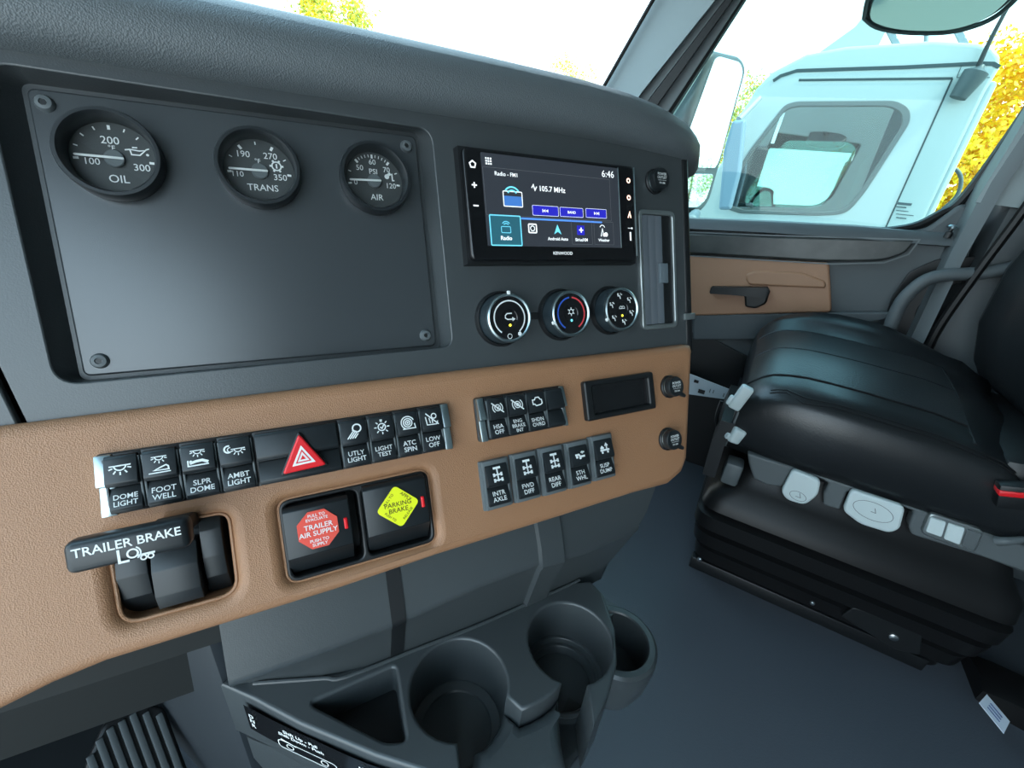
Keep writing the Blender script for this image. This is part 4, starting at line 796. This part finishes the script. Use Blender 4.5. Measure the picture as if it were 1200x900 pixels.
rings.append([(x + (1.27 - x) * .01, -.053, .40 + (z - .40) * .90) for x, y, z in last]); rings.append([(x + (1.27 - x) * .03, -.052, .40 + (z - .40) * .60) for x, y, z in last]); rings.append([(x + (1.27 - x) * .06, -.062, .39 + (z - .39) * .1) for x, y, z in last])
b = MB(); b.loft(rings); cu = part('cushion', b, LEATHER, seat, M=SI, sm=75)
b = MB(); b.loft([[(p[0], p[1], p[2] + .0022) for p in sect(y)[6:11]] for y in ys[3:]], False, False); part('insert_panel', b, PERF, seat, 'perforated insert', M=SI, sm=75)
def atx(x, y): s = sect(y); xs = [p[0] for p in s[2:14]]; return (x, y, float(np.interp(x, xs, [p[2] for p in s[2:14]])))
for x in (1.13, 1.26, 1.39): b = MB(); b.tube([Vector(atx(x, y)) + Vector((0, 0, .0012)) for y in ys[3:]], .0022, 6, 2); part('seam', b, mat('seam_black', (.004, .004, .005), .5), seat, M=SI)
b = MB(); b.tube([Vector(atx(x, -.46)) + Vector((0, 0, .0015)) for x in (1.07, 1.13, 1.26, 1.39)], .0022, 6, 4); part('seam', b, MATS['seam_black'], seat, M=SI)
for dx in (0, .008): b = MB(); b.tube([Vector(atx(1.046 + dx + .02 * (y > -.15), y)) + Vector((0, 0, .0005)) for y in ys[1:11]], .0016, 6, 2); part('seam', b, MATS['seam_black'], seat, M=SI)
b = MB(); s = sect(-.06); b.tube([(s[i][0] + .002, -.058 , s[i][2] * (.98 if i > 3 else 1)) for i in (0, 1, 2, 3)], .003, 6, 4); part('piping', b, GREYP, seat, M=SI)
# backrest
def brow(z, k):
    lean = float(np.interp(z, [.575, .63, .70, .78, .85, 1.0, 1.3], [-.60, -.585, -.566, -.555, -.558, -.575, -.62])); bl = .060 * k
    pts = [(1.00, -.16), (1.005, -.04), (1.03, bl * .8), (1.08, bl), (1.14, bl * .6), (1.19, .01), (1.27, .004), (1.35, .01), (1.40, bl * .6), (1.46, bl), (1.505, bl * .8), (1.53, -.04), (1.53, -.16), (1.27, -.18)]
    return [(1.265 + (x - 1.265) * min(1, .80 + .2 * k), lean + y * (.5 + .5 * k), z) for x, y in pts]
b = MB(); b.loft([brow(z, k) for z, k in [(.575, .25), (.59, .7), (.63, .92), (.72, 1.0), (.85, 1.0), (1.0, .9), (1.15, .75), (1.27, .5), (1.30, .2)]]); part('backrest', b, LEATHER, seat, M=SI, sm=75)
b = MB(); b.box(1.05, 1.5, -.72, -.50, .38, .56, .03); part('back_hinge', b, BLACK, seat, M=SI)
SM = SIDE(1.045)
def zp(x, y): return (780 + x * .3556, 460 + y * .3556)
def zs(lst, X_=1.045): return [SP(*zp(*p), X_) for p in lst]
pl_ = [(268, 200), (540, 285), (860, 395), (1220, 520), (1220, 610), (1050, 545), (810, 470), (800, 440), (818, 395), (790, 380), (700, 350), (600, 325), (575, 388), (520, 372), (520, 335), (538, 300), (510, 285), (420, 258), (385, 312), (330, 305), (290, 285), (275, 240)]
part('plinth', MB().plate(rpoly(zs(pl_), .006), (), 0, .03, .005), GREYP, seat, 'grey plastic side shroud', M=SI @ SM)
def lever(name, pts, m, dz, label, th=.016, bev=.005): return part(name, MB().plate(rpoly(zs(pts, 1.03), .012), (), .015 + dz, th, bev), m, seat, label, M=SI @ SM)
l1 = lever('tilt_lever', [(418, 252), (512, 288), (502, 338), (458, 370), (398, 352), (380, 325)], LIGHTG, .004, 'pale grey lever')
l2 = lever('slide_lever', [(612, 318), (790, 376), (772, 448), (738, 462), (640, 432), (583, 388)], LIGHTG, .004, 'larger pale grey lever')
b = MB(); 
for cx_, cy_, ra, rb_ in ((436, 338, 27, 15), (683, 388, 66, 30)):
    b.rib(zs([(cx_ + ra * math.cos(t * PI / 12) + rb_ * .0, cy_ + rb_ * math.sin(t * PI / 12) + ra * .32 * math.cos(t * PI / 12)) for t in range(24)], 1.03), .0010, .0195, True); q_ = zs([(cx_ - 8, cy_), (cx_ + 8, cy_ + 6), (cx_ + 6, cy_ - 10)], 1.03); b.rib(q_, .0012, .0195)
part('lever_print', b, GREYP, l2)['kind'] = 'stuff'
pn = lever('control_panel', [(872, 400), (1054, 460), (1022, 536), (842, 470)], SILV, -.004, 'grey framed seat switch panel', .012, .003)
for pts, m in (([(874, 412), (926, 430), (910, 478), (858, 460)], LIGHTG), ([(934, 432), (988, 450), (970, 504), (918, 484)], LIGHTG), ([(994, 452), (1044, 468), (1018, 524), (976, 506)], GREYP)):
    part('rocker_key', MB().plate(rpoly(zs(pts, 1.03), .003), (), .0145, .006, .0015), m, pn, 'pale grey key' if m is LIGHTG else None)
# suspension bellows
rings = []
for z, o in [(.015, -.01), (.045, -.012), (.055, .012), (.095, .018), (.105, .0), (.115, .028), (.155, .034), (.165, .014), (.175, .040), (.215, .042), (.225, .022), (.235, .038), (.27, .03), (.30, -.005), (.345, -.03), (.38, -.035)]:
    rings.append([(x, y, z) for x, y in rr(1.045 - o, -.64 - o * .5, 1.50 + o, -.085 + o, .05, 6)])
b = MB(); b.loft(rings); part('bellows', b, RUBBER, seat, M=SI, sm=50)
b = MB(); b.box(1.045, 1.075, -.60, -.075, .0, .038, .004); part('floor_rail', b, BLACK, seat, M=SI)
b = MB(); b.plate(rpoly([SP(x, y, 1.016) for x, y in [(985, 722), (1000, 712), (1082, 738), (1078, 768), (1050, 762)]], .006), (), 0, .012, .002); part('rail_flange', b, BLACK, seat, M=SI @ SIDE(1.016))
for px, py, r, X_ in [(1047, 746, .009, 1.0155), (952, 706, .005, 1.004), (820, 655, .006, 1.043)]:
    p = XP(px, py, X_); b = MB(); b.lathe([(r, 0), (r, .004), (r * .6, .006), (0, .006)], 16, m4(np.array([[0, 0, -1], [-1, 0, 0], [0, 1, 0.]]), p)); part('bolt', b, STEEL, seat, 'bright bolt head', M=SI)
# front hardware
for (px, py), sz, rt in [((868, 466), (.010, .014, .032), .1), ((862, 508), (.018, .014, .020), .4)]:
    p = XP(px, py, 1.06); M = SI @ T(*p) @ RX(.25) @ RZ(rt)
    k = part('adjuster_knob', MB().box(-sz[0], sz[0], -sz[1], sz[1], -sz[2], sz[2], .006, 3), LIGHTG, seat, 'pale grey adjuster knob', M=M)
    part('knob_stem', MB().box(-.006, .05, -.006, .006, -.008, .008, .002), BLACK, k)
    part('knob_grip', MB().box(-sz[0] * .6, sz[0] * .6, sz[1] * .6, sz[1] * 1.5, -sz[2] * .9, -sz[2] * .1, .004), LIGHTG, k)
p = XP(858, 552, 1.06); b = MB(); b.box(-.02, .03, -.02, .02, -.032, .03, .008, M=T(*p)); part('front_bracket', b, GREYP, seat, 'grey front bracket', M=SI)
b = MB(); b.tube([XP(x, y, 1.12) for x, y in [(846, 470), (840, 490), (844, 506), (858, 515)]], .005, 8); part('cable', b, BLACK, seat, M=SI)
b = MB(); b.loft([[(x, y, z) for x, y in ((1.05, yy), (1.30, yy), (1.30, yy - .03), (1.05, yy - .03))] for z, yy in [(.30, -.03), (.40, -.025), (.46, -.03)]]); part('front_shroud', b, BLACK, seat, M=SI)
b = MB(); b.tube([XP(x, y, 1.535) for x, y in [(1030, 420), (1043, 384), (1058, 352), (1084, 329), (1112, 322), (1150, 320), (1195, 312), (1230, 306)]], .0165, 14); part('armrest', b, DOORD, seat, M=SI)
# buckle on the near side
bM = SI @ m4(np.eye(3), XP(1186, 571, 1.02)) @ RX(-.30)
bk = part('seat_belt_buckle', MB().box(-.014, .014, -.045, .020, -.040, .009, .005), BLACK, seat, M=bM)
part('release_button', MB().box(-.0165, .010, -.04, .0205, -.012, -.001, .002), RED, bk, 'red release button', M=T(0, 0, 0))
b = MB(); b.tube([XP(1200, 632, 1.03), XP(1180, 634, 1.02), XP(1168, 634, 1.025)], [.006, .009], 10, 4); part('recline_lever', b, GREYP, seat, M=SI)

# floor strap with tag, card under the dash
fs = thing('floor_strap', 'black folded strap on the floor with a white printed tag, behind the seat base', 'strap', m4(np.eye(3), ZP(1178, 835, 0)))
b = MB(); b.loft([[(x0 - .05, y, 0), (x0 + .05, y, 0), (x0 + .05, y, h_), (x0 - .02, y, h_ + .012), (x0 - .05, y, h_)] for y, x0, h_ in [(-.07, .02, .05), (-.03, .02, .055), (.02, .03, .05), (.05, .05, .03)]]); part('strap_body', b, RUBBER, fs)
tg = [ZP(x, y, .06) for x, y in [(1147, 824), (1156, 814), (1183, 846), (1176, 860)]]; o3 = Vector(ZP(1178, 835, 0))
b = MB(); b.loft([[Vector(q) - o3 for q in tg], [Vector(q) - o3 + Vector((0, 0, .0015)) for q in tg]]); tgo = part('tag', b, mat('tag_white', (.75, .8, .88), .6), fs, 'white printed tag')
b = MB(); 
for k in (.3, .5, .7):
    a = Vector(tg[0]).lerp(Vector(tg[1]), k); c = Vector(tg[3]).lerp(Vector(tg[2]), k); a2, c2 = a.lerp(c, .25), a.lerp(c, .75); b.tube([a2 - o3 + Vector((0, 0, .002)), c2 - o3 + Vector((0, 0, .002))], .0009, 4, 1)
part('tag_print', b, mat('ink_blue', (.05, .08, .25), .6), tgo)
cq = [XP(x, y, X_) for x, y, X_ in [(800, 435, 1.52), (864, 460, 1.46), (864, 470, 1.46), (800, 461, 1.52)]]
cdn = thing('printed_card', 'white printed card lying under the passenger side of the dash', 'card', m4(np.eye(3), cq[0])); o3 = Vector(cq[0])
b = MB(); b.loft([[Vector(q) - o3 for q in cq], [Vector(q) - o3 + Vector((.004, 0, 0)) for q in cq]]); cb = part('card', b, mat('card_white', (.62, .68, .72), .6), cdn)
b = MB()
for i, (x, y, r) in enumerate([(816, 447, .005), (822, 459, .007), (842, 458, .004)]): b.box(-.001, .001, -r * 1.5, r * 1.5, -r, r, 0, M=T(*(Vector(XP(x, y, 1.485)) - o3)))
for x, y in [(832, 458), (836, 459), (848, 463), (853, 464)]: b.box(-.001, .001, -.001, .001, -.006, .006, 0, M=T(*(Vector(XP(x, y, 1.47)) - o3)))
part('card_print', b, BLACK, cb)

# ================================================================== OUTSIDE
GZ = -1.15
g = part('ground', MB().box(-80, 80, -80, 80, GZ - .1, GZ), mat('asphalt', (.34, .34, .33), .85, bump=(20, .3, 'n')), None); g['kind'] = 'structure'
# own mirrors outside the passenger window
MX = 1.95
MC = np.array([1.95, .27, 1.10]); MNn = np.array([-.42, -.907, .0]); MNn /= np.linalg.norm(MNn); MXx = np.array([-MNn[1], MNn[0], 0])
MR = np.stack([MXx, np.array([0, 0, 1.]), MNn], 1)
def mp(lst, n=0): return [tuple((MR.T @ (hit(x, y, MC + MNn * n, MNn) - MC))[:2]) for x, y in lst]
mm = thing('side_mirror', 'tall grey side mirror with two glasses outside the passenger window', 'mirror', m4(MR, MC))
part('housing', MB().plate(rpoly(mp([(834, 57), (871, 66), (877, 80), (846, 190), (833, 236), (822, 250), (770, 250), (795, 170)]), .03), (), 0, .12, .02, 3), mat('mirror_case', (.05, .06, .065), .5), mm)
part('main_glass', MB().plate(rpoly(mp([(838, 65), (866, 73), (870, 84), (843, 184), (838, 197), (776, 195), (804, 160)]), .03), (), .004, .006, .001), MIRROR, mm, 'large flat mirror glass')
part('lower_glass', MB().plate(rpoly(mp([(775, 203), (836, 204), (827, 233), (817, 243), (772, 243)]), .02), (), .004, .006, .001), MIRROR, mm, 'small lower mirror glass')
b = MB(); b.tube([XP(808, 262, 1.72), XP(812, 255, 1.80), XP(815, 250, 1.98)], .02, 10); part('mirror_arm', b, TGREY, mm, M=mm.matrix_world.inverted())
DC = np.array([1.80, -.2, 1.42]); DN = np.array([-.60, 0, -.80]); DR = np.stack([np.array([0, -1., 0]), np.cross(DN, np.array([0, -1., 0])), DN], 1)
def dmp(lst): return [tuple((DR.T @ (hit(x, y, DC, DN) - DC))[:2]) for x, y in lst]
dm = thing('look_down_mirror', 'dark rounded look-down mirror hanging above the passenger window', 'mirror', m4(DR, DC))
dp = dmp([(1013, 20), (1020, -8), (1045, -35), (1165, -40), (1196, -15), (1178, 10), (1150, 27), (1110, 37), (1060, 37), (1028, 31)])
part('housing', MB().plate([tuple(p[:2]) for p in smooth([(p[0], p[1], 0) for p in dp], 5, True)], (), 0, .06, .015, 3), BLACK, dm)
mc_ = np.mean(np.array(dp), 0); dp2 = [tuple(mc_ + (np.array(p) - mc_) * .91) for p in dp]
part('convex_glass', MB().plate([tuple(p[:2]) for p in smooth([(p[0], p[1], 0) for p in dp2], 5, True)], (), .006, .008, .0035, 3), DMIRROR, dm, 'dark convex glass')
b = MB(); b.tube([(p[0], p[1], .002) for p in dp] + [(dp[0][0], dp[0][1], .002)], .006, 8, 4); part('rim', b, BLACK, dm)
b = MB(); b.tube([XP(1100, -25, 1.85), XP(1100, -60, 1.72)], .015, 8, 1); part('mount', b, BLACK, dm, M=dm.matrix_world.inverted())

# white truck in the next bay
TX = 3.6
trk = thing('truck', 'white day-cab truck parked alongside, seen through the passenger window', 'truck', SIDE(TX)); TI = trk.matrix_world.inverted()
out = side_pts([(1146, 50), (1165, 55), (1173, 66), (1172, 80)], TX)
rearY = -SP(1077, 259, TX)[0]
prof_ = [(.765, 1.62), (.765, -.55), (-.75, -.55), (-1.0, -.3), (-1.0, .62)] 
front = side_pts([(800, 255), (846, 190), (866, 138), (886, 104), (905, 84), (945, 63), (992, 54), (1095, 47)], TX)
body = [(-1.05, -.55), (-1.05, .70), *front, *out, (.765, 1.55), (.765, -.55)]
win = rpoly(side_pts([(848, 240), (852, 222), (882, 176), (921, 126), (934, 122.5), (1045, 122), (1060, 130), (1061, 145), (1010, 225), (990, 248), (960, 250), (870, 247.5)], TX), [.02, .02, .02, .03, .02, .03, .03, .03, .06, .05, .03, .02], 5)
part('cab_side', MB().plate(body, [win], 0, .05, .02, 3), TRUCKW, trk, sm=50)
b = MB(); 
inner = [(p[0], p[1]) for p in body]
b.loft([[(p[0], p[1], -.03) for p in inner], [(p[0], p[1], -.20) for p in inner], [(p[0], p[1], -2.1) for p in inner]], True, False); part('cab_shell', b, TRUCKW, trk, sm=50)
part('far_side', MB().plate(body, [win], -2.08, .05, .01), TRUCKW, trk)
ww = side_pts([(848, 242), (850, 222), (880, 175), (920, 124), (934, 121), (1047, 120), (1062, 130), (1063, 145), (1012, 227), (990, 250), (960, 252), (868, 249)], TX)
fr_ = part('window_frame', MB().plate(rpoly([((p[0] - .07) * 1.045 + .07, (p[1] - 1.15) * 1.05 + 1.15) for p in win[::1]], .001, 1), [[((p[0] - .07) * .975 + .07, (p[1] - 1.15) * .97 + 1.15) for p in win]], .006, .03, .004), mat('seal_grey', (.075, .085, .085), .5), trk, 'grey window seal')
part('pane', MB().plate([((p[0] - .07) * .99 + .07, (p[1] - 1.15) * .985 + 1.15) for p in win], (), -.012, .004), TRKGLASS, fr_, 'tinted window glass')
b = MB(); p, q = SP(918, 132, TX), SP(905, 168, TX); b.rib([p, q], .02, -.006); part('divider', b, LIGHTG, fr_, 'pale quarter-window post')
b = MB()
b.rib(side_pts([(906, 95), (915, 89), (934, 83), (1060, 79), (1150, 74.5), (1164, 75), (1171, 79)], TX), .018, .003); b.rib(side_pts([(936, 94), (1116, 92)], TX), .012, .003); b.rib(side_pts([(1116, 92), (1039, 264), (1000, 350)], TX), .009, .003); b.rib(side_pts([(1127, 76), (1121, 91), (1160, 91)], TX), .003, .003)
part('panel_gap', b, mat('gap_dark', (.03, .045, .05), .6), trk, 'dark panel gaps')
part('corner_fairing', MB().box(.755, .80, -.4, 1.6, -.25, -.01, .02), TRUCKW, trk)
b = MB(); b.lathe([(0, -.055), (.038, -.052), (.055, .05), (.055, .065), (.045, .07), (.02, .085), (.012, .10), (0, .10)], 20); o = part('antenna_base', b, mat('base_grey', (.05, .06, .062), .5), trk, 'dark tapered antenna base', M=T(*SP(1127, 103, 3.53), .035) @ RX(PI / 2 * 3) @ RZ(0))
o.matrix_local = T(*SP(1128, 104, TX), .05) @ RX(-PI / 2) @ RY(.25)
b = MB(); b.tube([(*SP(1137, 93, TX), .05), (*SP(1152, 58, TX), .06), (*SP(1170, 22, TX), .07), (*SP(1188, -10, TX), .08)], [.012, .007], 8); part('antenna_whip', b, BLACK, trk, 'black whip antenna')
ds_ = MB()
for i in range(5): p = SP(1050, 238 + i * 4.2, TX); ds_.rib([(p[0], p[1]), (p[0] + (.075, .05, .06, .085, .05)[i], p[1])], (.013, .006, .004, .004, .006)[i], .004)
part('door_decal', ds_, mat('decal_grey', (.06, .07, .08), .6), trk, 'small grey decal lines')
# roof fairing and its stays behind the cab
b = MB(); fp = side_pts([(880, 108), (948, 55), (1012, 8), (1050, -40), (1090, -60), (1040, 38), (995, 60)], TX); b.loft([[(p[0], p[1], -.35) for p in fp], [(p[0], p[1], -1.8) for p in fp]]); part('roof_fairing', b, TRUCKW, trk, 'white sloping roof fairing')
for (a, c) in [((1043, 36), (1052, 54)), ((1122, 34), (1132, 54))]:
    b = MB(); p, q = SP(*a, TX + .4), SP(*c, TX + .4); b.loft([[(p[0] - .02, p[1], -.4), (p[0] + .02, p[1], -.4), (p[0] + .02, p[1], -.42), (p[0] - .02, p[1], -.42)], [(q[0] - .02, q[1], -.4), (q[0] + .02, q[1], -.4), (q[0] + .02, q[1], -.42), (q[0] - .02, q[1], -.42)]])
    st_ = part('fairing_stay', b, TGREY, trk, 'perforated grey stay')
    b = MB(); [b.disc(p[0] + (q[0] - p[0]) * k, p[1] + .03 + (q[1] - p[1]) * k, .010, -.398, 8) for k in (.1, .45, .8)]; part('stay_hole', b, WHITE, st_)
b = MB(); b.tube([(*SP(1086, 30, TX + .6), -.6), (*SP(1085, 56, TX + .6), -.6)], .012, 8, 1); part('fairing_rod', b, TGREY, trk)
b = MB(); b.tube([(*SP(x, y, TX + .5), -.5) for x, y in [(1098, 196), (1116, 196), (1126, 208), (1122, 228), (1105, 245)]], .011, 10); part('rear_rail', b, MATS['seal_grey'], trk, 'curved grey rail behind the cab')
# its mirror, seat and wheel, hood, road wheels
part('mirror_housing', MB().plate(rpoly(side_pts([(874, 139), (858, 141), (848, 175), (842, 246), (856, 246), (868, 200)], 3.35), .02), (), .25, .10, .02), mat('mirror_blue_grey', (.15, .21, .27), .5), trk, 'blue grey mirror housing')
b = MB(); b.tube([(*SP(866, 140, 3.4), .2), (*SP(890, 115, 3.5), .1)], .02, 8, 2); part('mirror_bracket', b, TGREY, trk)
b = MB(); b.box(.42, .60, .60, 1.28, -.75, -.35, .06); b.box(.05, .6, .45, .62, -.78, -.3, .06); part('driver_seat', b, GREYP, trk)
b = MB(); b.lathe([(.20, -.015), (.215, 0), (.20, .015), (.185, 0), (.20, -.015)], 28, T(-.12, .80, -.55) @ RY(math.radians(65))); part('steering_wheel', b, BLACK, trk)
part('cab_dash', MB().box(-.75, -.25, .35, .80, -2.0, -.08, .05), GREYP, trk)
part('rear_panel', MB().box(.70, .75, -.5, 1.5, -2.05, -.06), TGREY, trk)
b = MB(); b.loft([[(x, y, z) for x, y in ((-1.0, -.5), (-1.0, .72), (-1.6, .62), (-2.3, .45), (-2.5, .2), (-2.5, -.5))] for z in (-.12, -2.0)]); part('hood', b, TRUCKW, trk)
for x in (-1.9, 1.6):
    for z in (-.18, -1.92): b = MB(); b.lathe([(0, -.13), (.3, -.13), (.5, -.11), (.52, 0), (.5, .11), (.3, .13), (0, .13)], 28, T(x, -.63, z)); part('wheel', b, RUBBER, trk)
part('chassis', MB().box(-2.2, 2.2, -.75, -.5, -1.5, -.6), BLACK, trk)

# vehicles and trees further off
def car(x, y, rz, m, label, s=1):
    t = thing('parked_car', label, 'car', T(x, y, GZ) @ RZ(rz) @ Matrix.Scale(s, 4))
    b = MB(); b.loft([[(px, yy, pz) for px, pz in ((-2.2, .35), (-2.2, .8), (-1.2, .95), (1.0, .95), (2.1, .75), (2.2, .35))] for yy in (-.85, .85)]); part('body', b, m, t)
    b = MB(); b.loft([[(-1.7, yy, .94), (-1.2, yy * .85, 1.42), (.1, yy * .85, 1.45), (1.0, yy, .94)] for yy in (-.78, .78)]); part('cabin_glass', b, GLOSS, t)
    for wx in (-1.4, 1.4):
        for wy in (-.8, .8): b = MB(); b.lathe([(0, -.1), (.33, -.1), (.33, .1), (0, .1)], 20, T(wx, wy, .33) @ RX(PI / 2)); part('wheel', b, RUBBER, t)
car(11.5, 3.0, 1.3, mat('car_silver', (.5, .52, .54), .3, .3), 'silver parked car in the row beyond the truck hood')
car(8.5, -9.0, 1.2, mat('car_white', (.75, .76, .77), .3), 'white parked car far behind, reflected in the side mirror')
def tree(x, y, h, r, mats, n, label, seed, zb=.25):
    rnd = np.random.default_rng(seed); t = thing('tree', label, 'tree', T(x, y, GZ), 'trees around the yard'); lf = .055 if r > 1.5 else .045
    b = MB(); b.tube([(0, 0, 0), (.1, .05, h * .3), (0, 0, h * .7)], [h * .035, h * .012], 10); part('trunk', b, BARK, t)
    cl = []
    while len(cl) < 60:
        p = rnd.uniform(-1, 1, 3)
        if np.linalg.norm(p) < 1: cl.append(p * np.array([r, r, h * (1 - zb) / 2 * .92]) + np.array([0, 0, h * (1 + zb) / 2]))
    for mi, m in enumerate(mats):
        k = n // len(mats); V = []; Fc = []
        C_ = np.array(cl)[rnd.integers(0, 60, k)] + rnd.normal(0, r * .13, (k, 3))
        a_ = rnd.normal(0, 1, (k, 3)); a_ /= np.linalg.norm(a_, axis=1)[:, None]; c_ = np.cross(a_, rnd.normal(0, 1, (k, 3))); c_ /= np.linalg.norm(c_, axis=1)[:, None]
        s_ = rnd.uniform(.6, 1.2, (k, 1)) * lf
        V = np.concatenate([C_ - a_ * s_, C_ + c_ * s_ * .6, C_ + a_ * s_, C_ - c_ * s_ * .6], 1).reshape(-1, 3)
        me = bpy.data.meshes.new('f'); me.from_pydata(V.tolist(), [], [(4 * i, 4 * i + 1, 4 * i + 2, 4 * i + 3) for i in range(k)])
        o = part('foliage', me, m, t); o['kind'] = 'stuff'
def at_dist(px, py, d):
    r = ray(px, py); r = r / np.linalg.norm(r[:2]); return CAM + r * d
for px, py, d, h, r, ms, n, lb, sd_ in [(1172, 150, 13, 5.3, 2.1, LEAFY[:2], 36000, 'bright yellow tree behind the white truck cab', 1), (1330, 150, 21, 5.2, 1.9, LEAFY[:2], 24000, 'yellow tree at the frame edge, beside the brightest tree', 2),
        (1092, 215, 22, 3.0, 1.6, LEAFG, 9000, 'small green tree low behind the truck corner', 3), (385, 10, 14, 6.6, 1.25, [LEAFG[0], LEAFG[0], LEAFY[1]], 24000, 'lime green tree top beyond the windscreen, above the gauges', 4),
        (672, 80, 26, 6.0, 1.9, [LEAFG[0], LEAFY[1], LEAFG[0]], 14000, 'low lime tree top beside the windscreen pillar', 5), (556, 62, 40, 5.2, .8, LEAFY, 4000, 'tiny tree top just showing over the dash brow', 6), (885, 95, 24, 6.2, 1.8, [LEAFG[0], LEAFG[2], LEAFY[0]], 12000, 'green and orange tree behind the side mirror', 7)]:
    p = at_dist(px, py, d); hh_ = max(h, 1.0)
    tree(p[0], p[1], {1: 5.2, 2: 5.0, 3: 2.6}.get(sd_, p[2] - GZ + {4: .45, 5: .5, 6: .35, 7: .4}.get(sd_, 0)) , r, ms, n, lb, sd_)
for i, (x, y) in enumerate([(20, -30), (27, -33), (13, -36), (32, -24)]):
    tree(x, y, 4.6 + i * .4, 2.4, LEAFG, 6000, ['green tree to the rear of the yard, seen in the side mirror', 'taller green tree far to the rear of the yard, seen in the side mirror', 'green tree behind the cab, seen in the side mirror', 'tallest green tree at the rear corner of the yard, seen in the side mirror'][i], 20 + i)
